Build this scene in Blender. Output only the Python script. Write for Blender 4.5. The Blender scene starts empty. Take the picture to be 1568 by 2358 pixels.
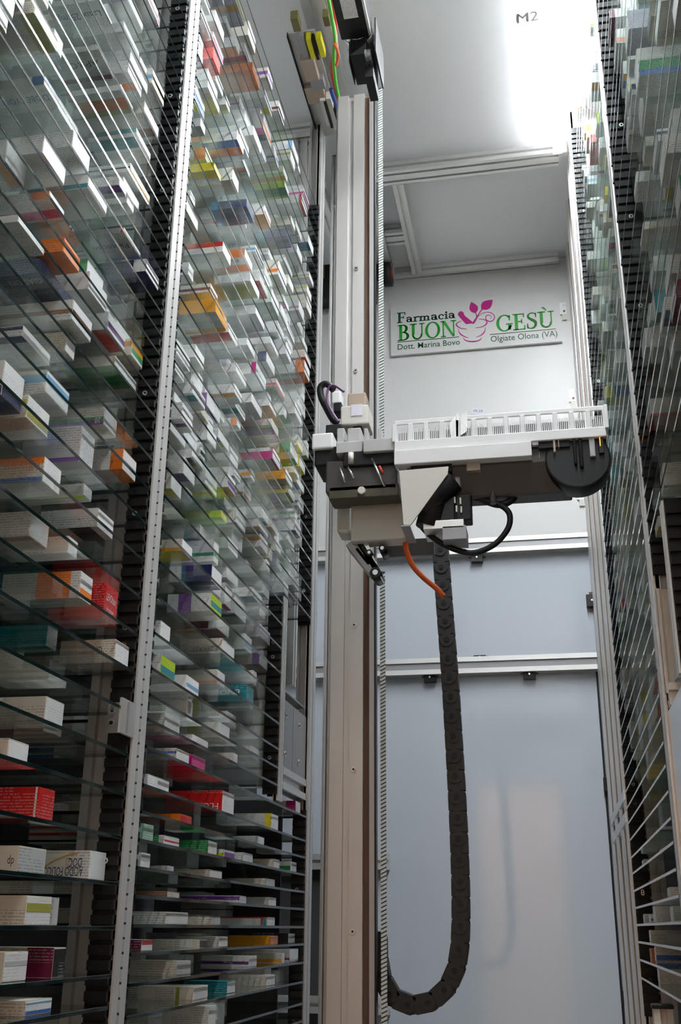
import bpy, bmesh, math, random
from mathutils import Vector, Matrix

rnd = random.Random(11)
SC = bpy.context.scene
COL = SC.collection

# ------------------------------------------------------------------ camera
F, CX, CY = 2470.0, 784.0, 1179.0
AX = Vector((0.98220864, 0.18753019, 0.00993064))      # image right, in world axes
AD = Vector((-0.05857146, 0.35615912, -0.93258783))    # image down
AF = Vector((-0.17842526, 0.91541417, 0.36080648))     # view direction
cam_data = bpy.data.cameras.new('camera')
cam_data.sensor_fit = 'VERTICAL'
cam_data.sensor_height = 36.0
cam_data.lens = F / 2358.0 * 36.0
cam_data.clip_start = 0.02
cam_data.clip_end = 50
cam = bpy.data.objects.new('camera', cam_data)
COL.objects.link(cam)
bk = -AF
cam.matrix_world = Matrix(((AX.x, -AD.x, bk.x, 0), (AX.y, -AD.y, bk.y, 0), (AX.z, -AD.z, bk.z, 0), (0, 0, 0, 1)))
SC.camera = cam

# ------------------------------------------------------------------ exposure, world, lights
SC.view_settings.view_transform = 'Standard'
SC.view_settings.look = 'None'
SC.view_settings.exposure = 0.36
SC.view_settings.gamma = 1.0
SC.view_settings.use_curve_mapping = False
SC.cycles.max_bounces = 14
SC.cycles.diffuse_bounces = 6
SC.cycles.glossy_bounces = 5
SC.cycles.transmission_bounces = 4
SC.cycles.transparent_max_bounces = 40
SC.cycles.use_adaptive_sampling = True
SC.cycles.adaptive_threshold = 0.02
SC.cycles.sample_clamp_indirect = 25.0
SC.cycles.caustics_reflective = False
SC.cycles.caustics_refractive = False
world = bpy.data.worlds.new('world')
SC.world = world
world.use_nodes = True
world.node_tree.nodes['Background'].inputs[0].default_value = (0.9, 0.95, 1.0, 1)
world.node_tree.nodes['Background'].inputs[1].default_value = 0.05

LED_POWER = 215.0        # emission of the diode strip under the ceiling
ROOM_POWER = 165.0       # warm lamp in the room the photographer stands in
ROOM_COL = (1.0, 0.73, 0.53)

def area(name, loc, rot, sx, sy, power, col):
    l = bpy.data.lights.new(name, 'AREA')
    l.shape = 'RECTANGLE'; l.size = sx; l.size_y = sy; l.energy = power; l.color = col
    o = bpy.data.objects.new(name, l)
    o.location = loc; o.rotation_euler = rot
    COL.objects.link(o)
    return o
area('room_lamp_light', (-0.35, -1.9, 1.6), (-0.5, 0, 0), 1.2, 1.0, ROOM_POWER, ROOM_COL)

# ------------------------------------------------------------------ plan of the machine (camera at the origin, metres)
XL, XR, YB, ZC = -0.600, 0.181, 3.75, 2.522
ZF = -1.15

def ray(u, v):
    return AX * (u - CX) + AD * (v - CY) + AF * F
def onX(u, v, x):
    d = ray(u, v); return d * (x / d.x)
def onY(u, v, y):
    d = ray(u, v); return d * (y / d.y)
def onZ(u, v, z):
    d = ray(u, v); return d * (z / d.z)
def proj(p):
    z = p.dot(AF)
    if z < 1e-4: return None
    return CX + F * p.dot(AX) / z, CY + F * p.dot(AD) / z, z

# ------------------------------------------------------------------ materials
MATS = {}
def nt(name):
    m = bpy.data.materials.new(name); m.use_nodes = True
    t = m.node_tree
    return m, t, t.nodes['Principled BSDF']
def pbr(name, col, rough=0.5, metal=0.0, spec=0.5, bump=0.0, bscale=300, coat=0.0, var=0.0):
    if name in MATS: return MATS[name]
    m, t, b = nt(name)
    b.inputs['Base Color'].default_value = (*col, 1)
    b.inputs['Roughness'].default_value = rough
    b.inputs['Metallic'].default_value = metal
    b.inputs['Specular IOR Level'].default_value = spec
    b.inputs['Coat Weight'].default_value = coat
    b.inputs['Coat Roughness'].default_value = 0.06
    tc = t.nodes.new('ShaderNodeTexCoord')
    n = t.nodes.new('ShaderNodeTexNoise')
    n.inputs['Scale'].default_value = bscale
    n.inputs['Detail'].default_value = 3
    t.links.new(tc.outputs['Object'], n.inputs['Vector'])
    if bump:
        bp = t.nodes.new('ShaderNodeBump')
        bp.inputs['Strength'].default_value = bump
        bp.inputs['Distance'].default_value = 0.002
        t.links.new(n.outputs['Fac'], bp.inputs['Height'])
        t.links.new(bp.outputs['Normal'], b.inputs['Normal'])
    mr = t.nodes.new('ShaderNodeMapRange')
    mr.inputs['To Min'].default_value = max(0.02, rough - 0.04)
    mr.inputs['To Max'].default_value = min(1, rough + 0.04)
    t.links.new(n.outputs['Fac'], mr.inputs['Value'])
    t.links.new(mr.outputs['Result'], b.inputs['Roughness'])
    MATS[name] = m
    return m

def mat_alu(name, col, rough=0.34, axis_scale=(8, 900, 900), metal=1.0):
    """brushed or drawn aluminium with fine lines"""
    m, t, b = nt(name)
    b.inputs['Base Color'].default_value = (*col, 1)
    b.inputs['Metallic'].default_value = metal
    tc = t.nodes.new('ShaderNodeTexCoord'); mp = t.nodes.new('ShaderNodeMapping')
    mp.inputs['Scale'].default_value = axis_scale
    n = t.nodes.new('ShaderNodeTexNoise'); n.inputs['Scale'].default_value = 1.0
    t.links.new(tc.outputs['Object'], mp.inputs['Vector']); t.links.new(mp.outputs['Vector'], n.inputs['Vector'])
    mr = t.nodes.new('ShaderNodeMapRange')
    mr.inputs['To Min'].default_value = rough - 0.08; mr.inputs['To Max'].default_value = rough + 0.1
    t.links.new(n.outputs['Fac'], mr.inputs['Value']); t.links.new(mr.outputs['Result'], b.inputs['Roughness'])
    MATS[name] = m
    return m

ALU = mat_alu('drawn_aluminium', (0.66, 0.655, 0.64), 0.42, (900, 900, 8), 0.75)
ALUH = mat_alu('drawn_aluminium_flat', (0.74, 0.735, 0.72), 0.42, (6, 900, 900), 0.75)
STEEL = mat_alu('bright_steel', (0.75, 0.75, 0.74), 0.25, (500, 500, 20), 1.0)
BLACK = pbr('black_plastic', (0.009, 0.009, 0.010), 0.5, 0, 0.28, 0.15, 400)
BLACKM = pbr('black_anodised', (0.012, 0.012, 0.013), 0.38, 0.2, 0.4)
WHITE = pbr('white_laminate', (0.80, 0.80, 0.79), 0.38, 0, 0.35, 0.05, 500)
WALLW = pbr('white_wall_laminate', (0.64, 0.64, 0.63), 0.38, 0, 0.35, 0.05, 500)
CEIL = pbr('pale_ceiling_sheet', (0.88, 0.895, 0.905), 0.55, 0, 0.3, 0.03, 600)
GLOSSY = pbr('blue_white_acrylic', (0.53, 0.575, 0.63), 0.06, 0, 0.5)
MASTA = mat_alu('mast_aluminium', (0.60, 0.585, 0.565), 0.40, (900, 900, 8), 0.75)
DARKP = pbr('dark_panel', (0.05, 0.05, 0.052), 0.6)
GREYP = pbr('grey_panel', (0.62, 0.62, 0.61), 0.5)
BASEF = pbr('white_bounce_base', (0.78, 0.78, 0.77), 0.5)
POST = pbr('satin_anodised_posts', (0.80, 0.79, 0.77), 0.35, 0.35)
CREAMM = pbr('cream_powder_coat', (0.66, 0.64, 0.58), 0.5, 0, 0.35, 0.08, 700)
BEIGEM = pbr('warm_lit_metal', (0.70, 0.62, 0.55), 0.5, 0, 0.3, 0.08, 700)  # aluminium with the warm room light put into its colour
GREYPL = pbr('grey_sheet_metal', (0.34, 0.34, 0.345), 0.42, 0.3, 0.4)
DARKH = pbr('dark_housing', (0.052, 0.046, 0.043), 0.38, 0, 0.5)
WPLAST = pbr('white_plastic', (0.82, 0.82, 0.82), 0.4, 0, 0.4)
BELTM = pbr('pale_belt_rubber', (0.62, 0.66, 0.64), 0.55)
COPPER = pbr('rust_brown_strip', (0.12, 0.055, 0.03), 0.5)
ORANGE = pbr('orange_cable', (0.72, 0.11, 0.01), 0.4)
GREENC = pbr('green_cable', (0.10, 0.50, 0.05), 0.4)
REDC = pbr('red_cable', (0.65, 0.05, 0.02), 0.4)
BLUEC = pbr('blue_cable', (0.02, 0.06, 0.28), 0.4)
PINKC = pbr('pinkish_cable', (0.7, 0.45, 0.38), 0.4)
PURPC = pbr('purple_cable', (0.16, 0.06, 0.18), 0.4)
YELLOW = pbr('yellow_plastic', (0.72, 0.66, 0.0), 0.4)
OLIVED = pbr('dark_olive_rail', (0.06, 0.052, 0.028), 0.5)
ALUD = mat_alu('dull_aluminium', (0.42, 0.41, 0.40), 0.45, (900, 900, 8), 0.7)
OLIVE = pbr('olive_relay', (0.16, 0.14, 0.045), 0.5)
PCB = pbr('grey_circuit_plate', (0.50, 0.49, 0.47), 0.5, 0.2)
TAN = pbr('tan_component', (0.42, 0.33, 0.26), 0.5)
WARMW = pbr('warm_room_wall', (0.70, 0.60, 0.50), 0.7)
FLOORM = pbr('room_floor_tile', (0.35, 0.31, 0.27), 0.5)
GREEN_T = pbr('bright_green_lettering', (0.005, 0.30, 0.01), 0.4)
DGREEN_T = pbr('dark_green_lettering', (0.005, 0.075, 0.028), 0.4)
MAGENTA_T = pbr('magenta_emblem', (0.46, 0.0, 0.20), 0.4)
INK = pbr('dark_grey_ink', (0.05, 0.05, 0.055), 0.5)
PAPER = pbr('pale_lilac_paper', (0.68, 0.67, 0.75), 0.7)
PINKW = pbr('pink_bubble_film', (0.55, 0.22, 0.30), 0.3, 0, 0.5, 0.8, 260)

def mat_perf():
    """upright strip with a line of small punched slots"""
    m, t, b = nt('punched_aluminium')
    b.inputs['Metallic'].default_value = 0.55; b.inputs['Roughness'].default_value = 0.4
    tc = t.nodes.new('ShaderNodeTexCoord'); sx = t.nodes.new('ShaderNodeSeparateXYZ')
    t.links.new(tc.outputs['Object'], sx.inputs[0])
    def mth(op, a, bb=None):
        n = t.nodes.new('ShaderNodeMath'); n.operation = op
        for i, q in enumerate((a, bb)):
            if q is None: continue
            if isinstance(q, (int, float)): n.inputs[i].default_value = q
            else: t.links.new(q, n.inputs[i])
        return n.outputs[0]
    fz = mth('FRACT', mth('DIVIDE', sx.outputs['Z'], 0.0193))
    k = mth('LESS_THAN', fz, 0.17)
    fy = mth('FRACT', mth('ADD', mth('DIVIDE', sx.outputs['Y'], 0.030), 0.5))
    k2 = mth('LESS_THAN', mth('ABSOLUTE', mth('SUBTRACT', fy, 0.5)), 0.07)
    f = mth('MULTIPLY', k, k2)
    mx = t.nodes.new('ShaderNodeMixRGB')
    mx.inputs[1].default_value = (0.78, 0.775, 0.76, 1); mx.inputs[2].default_value = (0.06, 0.06, 0.06, 1)
    t.links.new(f, mx.inputs[0]); t.links.new(mx.outputs[0], b.inputs['Base Color'])
    return m
PERF = mat_perf()

def mat_glass():
    m = bpy.data.materials.new('clear_shelf_glass'); m.use_nodes = True
    t = m.node_tree; t.nodes.clear()
    out = t.nodes.new('ShaderNodeOutputMaterial'); mix = t.nodes.new('ShaderNodeMixShader')
    tr = t.nodes.new('ShaderNodeBsdfTransparent'); tr.inputs[0].default_value = (0.975, 0.984, 0.981, 1)
    gl = t.nodes.new('ShaderNodeBsdfGlossy'); gl.inputs['Roughness'].default_value = 0.02
    gl.inputs[0].default_value = (0.95, 1, 0.98, 1)
    lw = t.nodes.new('ShaderNodeLayerWeight'); lw.inputs[0].default_value = 0.5
    p = t.nodes.new('ShaderNodeMath'); p.operation = 'POWER'; p.inputs[1].default_value = 5
    a = t.nodes.new('ShaderNodeMath'); a.operation = 'MULTIPLY_ADD'; a.inputs[1].default_value = 0.95; a.inputs[2].default_value = 0.04
    t.links.new(lw.outputs['Facing'], p.inputs[0]); t.links.new(p.outputs[0], a.inputs[0])
    t.links.new(a.outputs[0], mix.inputs[0]); t.links.new(tr.outputs[0], mix.inputs[1]); t.links.new(gl.outputs[0], mix.inputs[2])
    t.links.new(mix.outputs[0], out.inputs[0])
    return m
GLASS = mat_glass()
GEDGE = pbr('green_glass_edge', (0.004, 0.014, 0.014), 0.07, 0, 0.35)

def mat_led():
    m = bpy.data.materials.new('white_led_diodes'); m.use_nodes = True
    t = m.node_tree; t.nodes.clear()
    out = t.nodes.new('ShaderNodeOutputMaterial'); em = t.nodes.new('ShaderNodeEmission')
    em.inputs[0].default_value = (0.93, 0.97, 1.0, 1)
    tc = t.nodes.new('ShaderNodeTexCoord'); sx = t.nodes.new('ShaderNodeSeparateXYZ')
    t.links.new(tc.outputs['Object'], sx.inputs[0])
    d = t.nodes.new('ShaderNodeMath'); d.operation = 'DIVIDE'; d.inputs[1].default_value = 0.0165
    fr = t.nodes.new('ShaderNodeMath'); fr.operation = 'FRACT'
    lt = t.nodes.new('ShaderNodeMath'); lt.operation = 'LESS_THAN'; lt.inputs[1].default_value = 0.42
    ml = t.nodes.new('ShaderNodeMath'); ml.operation = 'MULTIPLY_ADD'
    ml.inputs[1].default_value = LED_POWER * 2.1; ml.inputs[2].default_value = LED_POWER * 0.12
    t.links.new(sx.outputs['Y'], d.inputs[0]); t.links.new(d.outputs[0], fr.inputs[0]); t.links.new(fr.outputs[0], lt.inputs[0])
    t.links.new(lt.outputs[0], ml.inputs[0]); t.links.new(ml.outputs[0], em.inputs[1]); t.links.new(em.outputs[0], out.inputs[0])
    return m
LED = mat_led()

# printed carton: UVs are in metres on every face; rows of broken dark dashes stand for the small print
def print_group():
    g = bpy.data.node_groups.new('small_print', 'ShaderNodeTree')
    g.interface.new_socket('Color', in_out='INPUT', socket_type='NodeSocketColor')
    g.interface.new_socket('Ink', in_out='INPUT', socket_type='NodeSocketColor')
    g.interface.new_socket('Amount', in_out='INPUT', socket_type='NodeSocketFloat')
    g.interface.new_socket('Color', in_out='OUTPUT', socket_type='NodeSocketColor')
    gi = g.nodes.new('NodeGroupInput'); go = g.nodes.new('NodeGroupOutput')
    uv = g.nodes.new('ShaderNodeUVMap'); sx = g.nodes.new('ShaderNodeSeparateXYZ')
    oi = g.nodes.new('ShaderNodeObjectInfo')
    g.links.new(uv.outputs[0], sx.inputs[0])
    def mth(op, a, b=None, c=None):
        n = g.nodes.new('ShaderNodeMath'); n.operation = op
        for i, q in enumerate((a, b, c)):
            if q is None: continue
            if isinstance(q, (int, float)): n.inputs[i].default_value = q
            else: g.links.new(q, n.inputs[i])
        return n.outputs[0]
    u, v = sx.outputs['X'], sx.outputs['Y']
    r = mth('MULTIPLY', oi.outputs['Random'], 97.0)
    row = mth('DIVIDE', v, 0.0037)
    inrow = mth('LESS_THAN', mth('ABSOLUTE', mth('SUBTRACT', mth('FRACT', row), 0.5)), 0.21)
    def wn(x, y, z):
        c = g.nodes.new('ShaderNodeCombineXYZ')
        for i, q in enumerate((x, y, z)):
            if isinstance(q, (int, float)): c.inputs[i].default_value = q
            else: g.links.new(q, c.inputs[i])
        n = g.nodes.new('ShaderNodeTexWhiteNoise'); n.noise_dimensions = '3D'
        g.links.new(c.outputs[0], n.inputs['Vector'])
        return n.outputs['Value']
    fr = mth('FLOOR', row)
    word = mth('GREATER_THAN', wn(mth('FLOOR', mth('DIVIDE', u, 0.0016)), fr, r), 0.28)
    blk = mth('GREATER_THAN', wn(mth('FLOOR', mth('DIVIDE', u, 0.034)), mth('FLOOR', mth('DIVIDE', v, 0.0168)), mth('ADD', r, 5.0)), 0.46)
    f = mth('MULTIPLY', mth('MULTIPLY', inrow, word), mth('MULTIPLY', blk, gi.outputs['Amount']))
    mx = g.nodes.new('ShaderNodeMixRGB')
    g.links.new(f, mx.inputs[0]); g.links.new(gi.outputs['Color'], mx.inputs[1]); g.links.new(gi.outputs['Ink'], mx.inputs[2])
    g.links.new(mx.outputs[0], go.inputs[0])
    return g
PRINT = print_group()
CARD = {}
def card(name, col, ink=(0.10, 0.10, 0.11), amount=0.46, rough=0.36):
    m, t, b = nt('card_' + name)
    gn = t.nodes.new('ShaderNodeGroup'); gn.node_tree = PRINT
    gn.inputs['Color'].default_value = (*col, 1); gn.inputs['Ink'].default_value = (*ink, 1); gn.inputs['Amount'].default_value = amount
    t.links.new(gn.outputs[0], b.inputs['Base Color'])
    b.inputs['Roughness'].default_value = rough
    b.inputs['Specular IOR Level'].default_value = 0.45
    CARD[name] = m
W_ = (0.85, 0.85, 0.85)
card('white', (0.80, 0.80, 0.79)); card('off-white', (0.72, 0.73, 0.70)); card('cream', (0.74, 0.69, 0.60))
card('pale green', (0.60, 0.70, 0.62)); card('pale grey', (0.58, 0.59, 0.60)); card('lilac', (0.62, 0.60, 0.74))
card('pink', (0.76, 0.50, 0.56)); card('mint', (0.44, 0.68, 0.55))
for nm, c in dict(navy=(0.012, 0.02, 0.10), blue=(0.02, 0.12, 0.45), sky=(0.16, 0.42, 0.68), teal=(0.0, 0.22, 0.27), green=(0.02, 0.28, 0.07),
                  lime=(0.46, 0.66, 0.01), olive=(0.38, 0.38, 0.05), yellow=(0.78, 0.66, 0.03), amber=(0.80, 0.34, 0.01), orange=(0.80, 0.19, 0.01),
                  red=(0.62, 0.012, 0.012), magenta=(0.58, 0.0, 0.20), purple=(0.17, 0.03, 0.30), maroon=(0.16, 0.01, 0.05),
                  black=(0.015, 0.015, 0.018), brown=(0.30, 0.14, 0.07)).items():
    card(nm, c, W_ if nm not in ('lime', 'yellow', 'amber') else (0.05, 0.05, 0.05), 0.22)
card('white end', (0.86, 0.86, 0.86), (0.2, 0.2, 0.22), 0.22)

# ------------------------------------------------------------------ mesh helpers
class MB:
    def __init__(s): s.v = []; s.f = []; s.m = []; s.mats = []; s.sm = []
    def mi(s, m):
        if m not in s.mats: s.mats.append(m)
        return s.mats.index(m)
    def box(s, x0, x1, y0, y1, z0, z1, m, M=None):
        b = len(s.v)
        for z in (z0, z1):
            for x, y in ((x0, y0), (x1, y0), (x1, y1), (x0, y1)):
                p = Vector((x, y, z)); s.v.append(tuple(M @ p) if M else tuple(p))
        k = s.mi(m)
        for q in ((3, 2, 1, 0), (4, 5, 6, 7), (0, 1, 5, 4), (1, 2, 6, 5), (2, 3, 7, 6), (3, 0, 4, 7)):
            s.f.append([b + i for i in q]); s.m.append(k); s.sm.append(False)
        return s
    def prism(s, poly, origin, ax, ay, az, depth, m, smooth=False):
        """poly (2D, counter-clockwise) in the ax/ay plane, pushed along az"""
        b = len(s.v); n = len(poly); k = s.mi(m)
        o = Vector(origin); ax = Vector(ax); ay = Vector(ay); az = Vector(az)
        for d in (0, depth):
            for (x, y) in poly: s.v.append(tuple(o + ax * x + ay * y + az * d))
        s.f.append([b + i for i in reversed(range(n))]); s.m.append(k); s.sm.append(False)
        s.f.append([b + n + i for i in range(n)]); s.m.append(k); s.sm.append(False)
        for i in range(n):
            j = (i + 1) % n
            s.f.append([b + i, b + j, b + n + j, b + n + i]); s.m.append(k); s.sm.append(smooth)
        return s
    def cyl(s, p0, p1, r0, m, r1=None, n=16, cap=True):
        r1 = r0 if r1 is None else r1
        p0 = Vector(p0); p1 = Vector(p1); d = (p1 - p0).normalized()
        a = d.orthogonal().normalized(); c = d.cross(a); b = len(s.v); k = s.mi(m)
        for p, r in ((p0, r0), (p1, r1)):
            for i in range(n):
                t = 2 * math.pi * i / n
                s.v.append(tuple(p + a * (r * math.cos(t)) + c * (r * math.sin(t))))
        for i in range(n):
            j = (i + 1) % n
            s.f.append([b + i, b + j, b + n + j, b + n + i]); s.m.append(k); s.sm.append(True)
        if cap:
            s.f.append([b + i for i in reversed(range(n))]); s.m.append(k); s.sm.append(False)
            s.f.append([b + n + i for i in range(n)]); s.m.append(k); s.sm.append(False)
        return s
    def tube(s, pts, r, m, n=10, sub=6):
        P = [Vector(p) for p in pts]
        if sub > 1 and len(P) > 2:
            Q = []
            for i in range(len(P) - 1):
                a = P[max(i - 1, 0)]; b0 = P[i]; c = P[i + 1]; d = P[min(i + 2, len(P) - 1)]
                for j in range(sub):
                    t = j / sub
                    Q.append(0.5 * ((2 * b0) + (-a + c) * t + (2 * a - 5 * b0 + 4 * c - d) * t * t + (-a + 3 * b0 - 3 * c + d) * t ** 3))
            Q.append(P[-1]); P = Q
        b = len(s.v); k = s.mi(m)
        up = Vector((0.31, 0.17, 0.93))
        for i, p in enumerate(P):
            t = (P[min(i + 1, len(P) - 1)] - P[max(i - 1, 0)]).normalized()
            a = t.cross(up)
            if a.length < 1e-3: a = t.orthogonal()
            a.normalize(); c = t.cross(a)
            for q in range(n):
                h = 2 * math.pi * q / n
                s.v.append(tuple(p + a * (r * math.cos(h)) + c * (r * math.sin(h))))
        for i in range(len(P) - 1):
            for q in range(n):
                q2 = (q + 1) % n
                s.f.append([b + i * n + q, b + i * n + q2, b + (i + 1) * n + q2, b + (i + 1) * n + q]); s.m.append(k); s.sm.append(True)
        s.f.append([b + q for q in reversed(range(n))]); s.m.append(k); s.sm.append(False)
        e = b + (len(P) - 1) * n
        s.f.append([e + q for q in range(n)]); s.m.append(k); s.sm.append(False)
        return s
    def build(s, name, parent=None, bevel=0.0, loc=None):
        me = bpy.data.meshes.new(name)
        off = Vector(loc) if loc is not None else Vector((0, 0, 0))
        me.from_pydata([tuple(Vector(p) - off) for p in s.v], [], s.f)
        for m in s.mats: me.materials.append(m)
        me.polygons.foreach_set('material_index', s.m)
        me.polygons.foreach_set('use_smooth', s.sm)
        me.update()
        o = bpy.data.objects.new(name, me); COL.objects.link(o)
        o.location = off
        if parent is not None:
            o.parent = parent
            o.location = off - Vector(parent.location)
        if bevel:
            bv = o.modifiers.new('bevel', 'BEVEL'); bv.width = bevel; bv.segments = 2; bv.limit_method = 'ANGLE'; bv.angle_limit = 0.6
        return o

def empty(name, loc=(0, 0, 0)):
    o = bpy.data.objects.new(name, None); COL.objects.link(o); o.location = loc
    o.empty_display_size = 0.02
    return o
def tag(o, label=None, cat=None, group=None, kind=None):
    if label: o['label'] = label
    if cat: o['category'] = cat
    if group: o['group'] = group
    if kind: o['kind'] = kind
    return o
def struct(mb, name, **k):
    o = mb.build(name, **k); o['kind'] = 'structure'; return o

def slot_poly(w, h, slots_w=1, slots_h=1, sw=0.008, sd=0.011):
    """outline of a slotted aluminium section, w by h, centred on 0"""
    def side(n, L):
        pts = []
        for i in range(n):
            c = L * (i + 0.5) / n - L / 2
            pts += [(c - sw / 2, 0), (c - sw / 2, sd), (c + sw / 2, sd), (c + sw / 2, 0)]
        return pts
    P = [(-w / 2, -h / 2)]
    P += [(x, -h / 2 + d) for x, d in side(slots_w, w)] if slots_w else []
    P += [(w / 2, -h / 2)]
    P += [(w / 2 - d, y) for y, d in side(slots_h, h)] if slots_h else []
    P += [(w / 2, h / 2)]
    P += [(-x, h / 2 - d) for x, d in side(slots_w, w)] if slots_w else []
    P += [(-w / 2, h / 2)]
    P += [(-w / 2 + d, -y) for y, d in side(slots_h, h)] if slots_h else []
    return P
def bar_x(mb, x0, x1, y, z, wy, hz, m=None, sy=1, sz=1, sw=0.010):
    return mb.prism(slot_poly(wy, hz, sy, sz, sw), (x0, y, z), (0, 1, 0), (0, 0, 1), (1, 0, 0), x1 - x0, m or ALUH)
def bar_y(mb, y0, y1, x, z, wx, hz, m=None, sx=1, sz=1, sw=0.010):
    return mb.prism(slot_poly(wx, hz, sx, sz, sw), (x, y1, z), (1, 0, 0), (0, 0, 1), (0, -1, 0), y1 - y0, m or ALUH)
def bar_z(mb, z0, z1, x, y, wx, wy, m=None, sx=1, sy=1, sw=0.010):
    return mb.prism(slot_poly(wx, wy, sx, sy, sw), (x, y, z0), (1, 0, 0), (0, 1, 0), (0, 0, 1), z1 - z0, m or ALU)

def lettering(text, size, origin, right, up, mat, parent=None, name='lettering', depth=0.0004, align='LEFT', sx=1.0, width=None, bold=0.0):
    """flat letters in Blender's own font, laid on a surface; right x up points out of it"""
    cu = bpy.data.curves.new('t', 'FONT'); cu.body = text; cu.size = 1.0; cu.align_x = align; cu.resolution_u = 2; cu.offset = bold
    to = bpy.data.objects.new('t', cu); COL.objects.link(to)
    dg = bpy.context.evaluated_depsgraph_get()
    me = bpy.data.meshes.new_from_object(to.evaluated_get(dg))
    bpy.data.objects.remove(to); bpy.data.curves.remove(cu)
    k = size / 0.72
    xs = [v.co.x for v in me.vertices] or [0, 1]
    if width: sx = width / ((max(xs) - min(xs)) * k)
    r = Vector(right); u = Vector(up); n = r.cross(u); o = Vector(origin)
    me.materials.clear(); me.materials.append(mat)
    base = parent.location if parent is not None else Vector((0, 0, 0))
    for v in me.vertices:
        v.co = r * (v.co.x * k * sx) + u * (v.co.y * k) + n * depth
    me.name = name
    ob = bpy.data.objects.new(name, me); COL.objects.link(ob)
    if parent is not None: ob.parent = parent; ob.location = o - base
    else: ob.location = o
    return ob

# ------------------------------------------------------------------ the setting
XO0, XO1 = -1.02, 0.62          # outer skins of the machine
Y0 = -0.14                      # its front wall, with the doorway the photograph is taken through
struct(MB().box(-3.0, 2.0, -3.4, YB + 0.1, ZF - 0.05, ZF, FLOORM), 'floor')
struct(MB().box(XO0 - 0.03, XO1 + 0.03, Y0, YB + 0.05, ZC, ZC + 0.04, CEIL), 'ceiling')
struct(MB().box(XO0 - 0.03, XO0, Y0, YB + 0.03, 0.55, ZC, GREYP).box(XO0 - 0.03, XO0, Y0, YB + 0.03, ZF, 0.55, DARKP), 'wall_left')  # dark lower part: shade behind the low shelves put into the colour
struct(MB().box(XO0, XO1, Y0, YB, ZF, ZF + 0.02, BASEF), 'floor_bounce')  # unseen pale base, added to bounce LED light up under the shelves
struct(MB().box(XO1, XO1 + 0.03, Y0, YB + 0.03, 0.7, ZC, GREYP).box(XO1, XO1 + 0.03, Y0, YB + 0.03, ZF, 0.7, DARKP), 'wall_right')  # lower part coloured dark for the dim inside of the rack
w = MB()
zr1, zr2, zr3 = 1.30, 0.86, 0.205
w.box(XO0, XO1, YB, YB + 0.03, zr1, ZC, WALLW)
w.box(XO0, XO1, YB, YB + 0.03, zr2, zr1, GLOSSY)
w.box(-0.60, XO1, YB, YB + 0.03, ZF, zr2, GLOSSY)
w.box(XO0, -0.60, YB, YB + 0.03, zr3, zr2, GLOSSY)
w.box(XO0, -0.60, YB, YB + 0.03, ZF, zr3, DARKP)  # dark sheet standing in for the unlit opening below the rail
struct(w, 'wall_back')
w = MB()
w.box(XO0 - 0.03, -0.50, Y0 - 0.04, Y0, ZF, ZC, WHITE).box(0.05, XO1 + 0.03, Y0 - 0.04, Y0, ZF, ZC, WHITE).box(-0.50, 0.05, Y0 - 0.04, Y0, 0.92, ZC, WHITE)
struct(w, 'wall_front')
# the shop room behind the photographer
struct(MB().box(-3.0, 2.0, -3.44, -3.4, ZF, 1.65, WARMW), 'wall_room_rear')
struct(MB().box(-3.04, -3.0, -3.4, Y0, ZF, 1.65, WARMW), 'wall_room_left')
struct(MB().box(2.0, 2.04, -3.4, Y0, ZF, 1.65, WARMW), 'wall_room_right')
struct(MB().box(-3.0, 2.0, -3.4, Y0 - 0.04, 1.65, 1.70, WHITE), 'ceiling_room')
struct(MB().box(-3.0, XO0 - 0.03, Y0 - 0.04, Y0, ZF, 1.65, WARMW).box(XO1 + 0.03, 2.0, Y0 - 0.04, Y0, ZF, 1.65, WARMW), 'wall_room_front')

# slotted aluminium rails on the back wall and under the ceiling
k = 0
def trim(mb):
    global k
    k += 1
    return struct(mb, 'trim_%d' % k)
trim(bar_x(MB(), XO0, 0.178, YB - 0.02, zr1, 0.04, 0.056, sw=0.024).box(XO0, 0.178, YB - 0.034, YB - 0.0295, zr1 - 0.0115, zr1 + 0.0115, GREYPL))  # grey strip paints the shade inside the groove
trim(bar_x(MB(), XO0, 0.178, YB - 0.02, zr2, 0.04, 0.058, sw=0.024).box(XO0, 0.178, YB - 0.034, YB - 0.0295, zr2 - 0.0115, zr2 + 0.0115, GREYPL))  # groove shade painted with a grey strip here too
trim(bar_x(MB(), XO0, -0.55, YB - 0.02, zr3, 0.04, 0.05))
trim(bar_x(MB(), XO0, -0.55, YB - 0.02, -0.235, 0.04, 0.05))
trim(bar_x(MB(), -0.62, 0.15, YB - 0.02, ZC - 0.022, 0.04, 0.044))                    # where wall meets ceiling
trim(bar_x(MB(), -0.62, 0.15, 3.10, ZC - 0.02, 0.075, 0.04, sy=2))                    # cross rail
trim(bar_y(MB(), 3.14, YB - 0.04, -0.416, ZC - 0.02, 0.04, 0.04))
trim(bar_x(MB(), -0.60, -0.436, 3.46, ZC - 0.02, 0.08, 0.04, sy=2))
trim(bar_x(MB(), -1.00, -0.62, 2.84, ZC - 0.02, 0.05, 0.04))
trim(bar_y(MB(), 2.86, YB - 0.04, -0.70, ZC - 0.03, 0.04, 0.06))
trim(bar_z(MB(), 0.62, ZC - 0.04, -0.705, 2.86, 0.044, 0.04, sw=0.014))               # post behind the far left rack
trim(bar_z(MB(), ZF, ZC, -0.618, 3.0, 0.02, 0.02))
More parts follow.
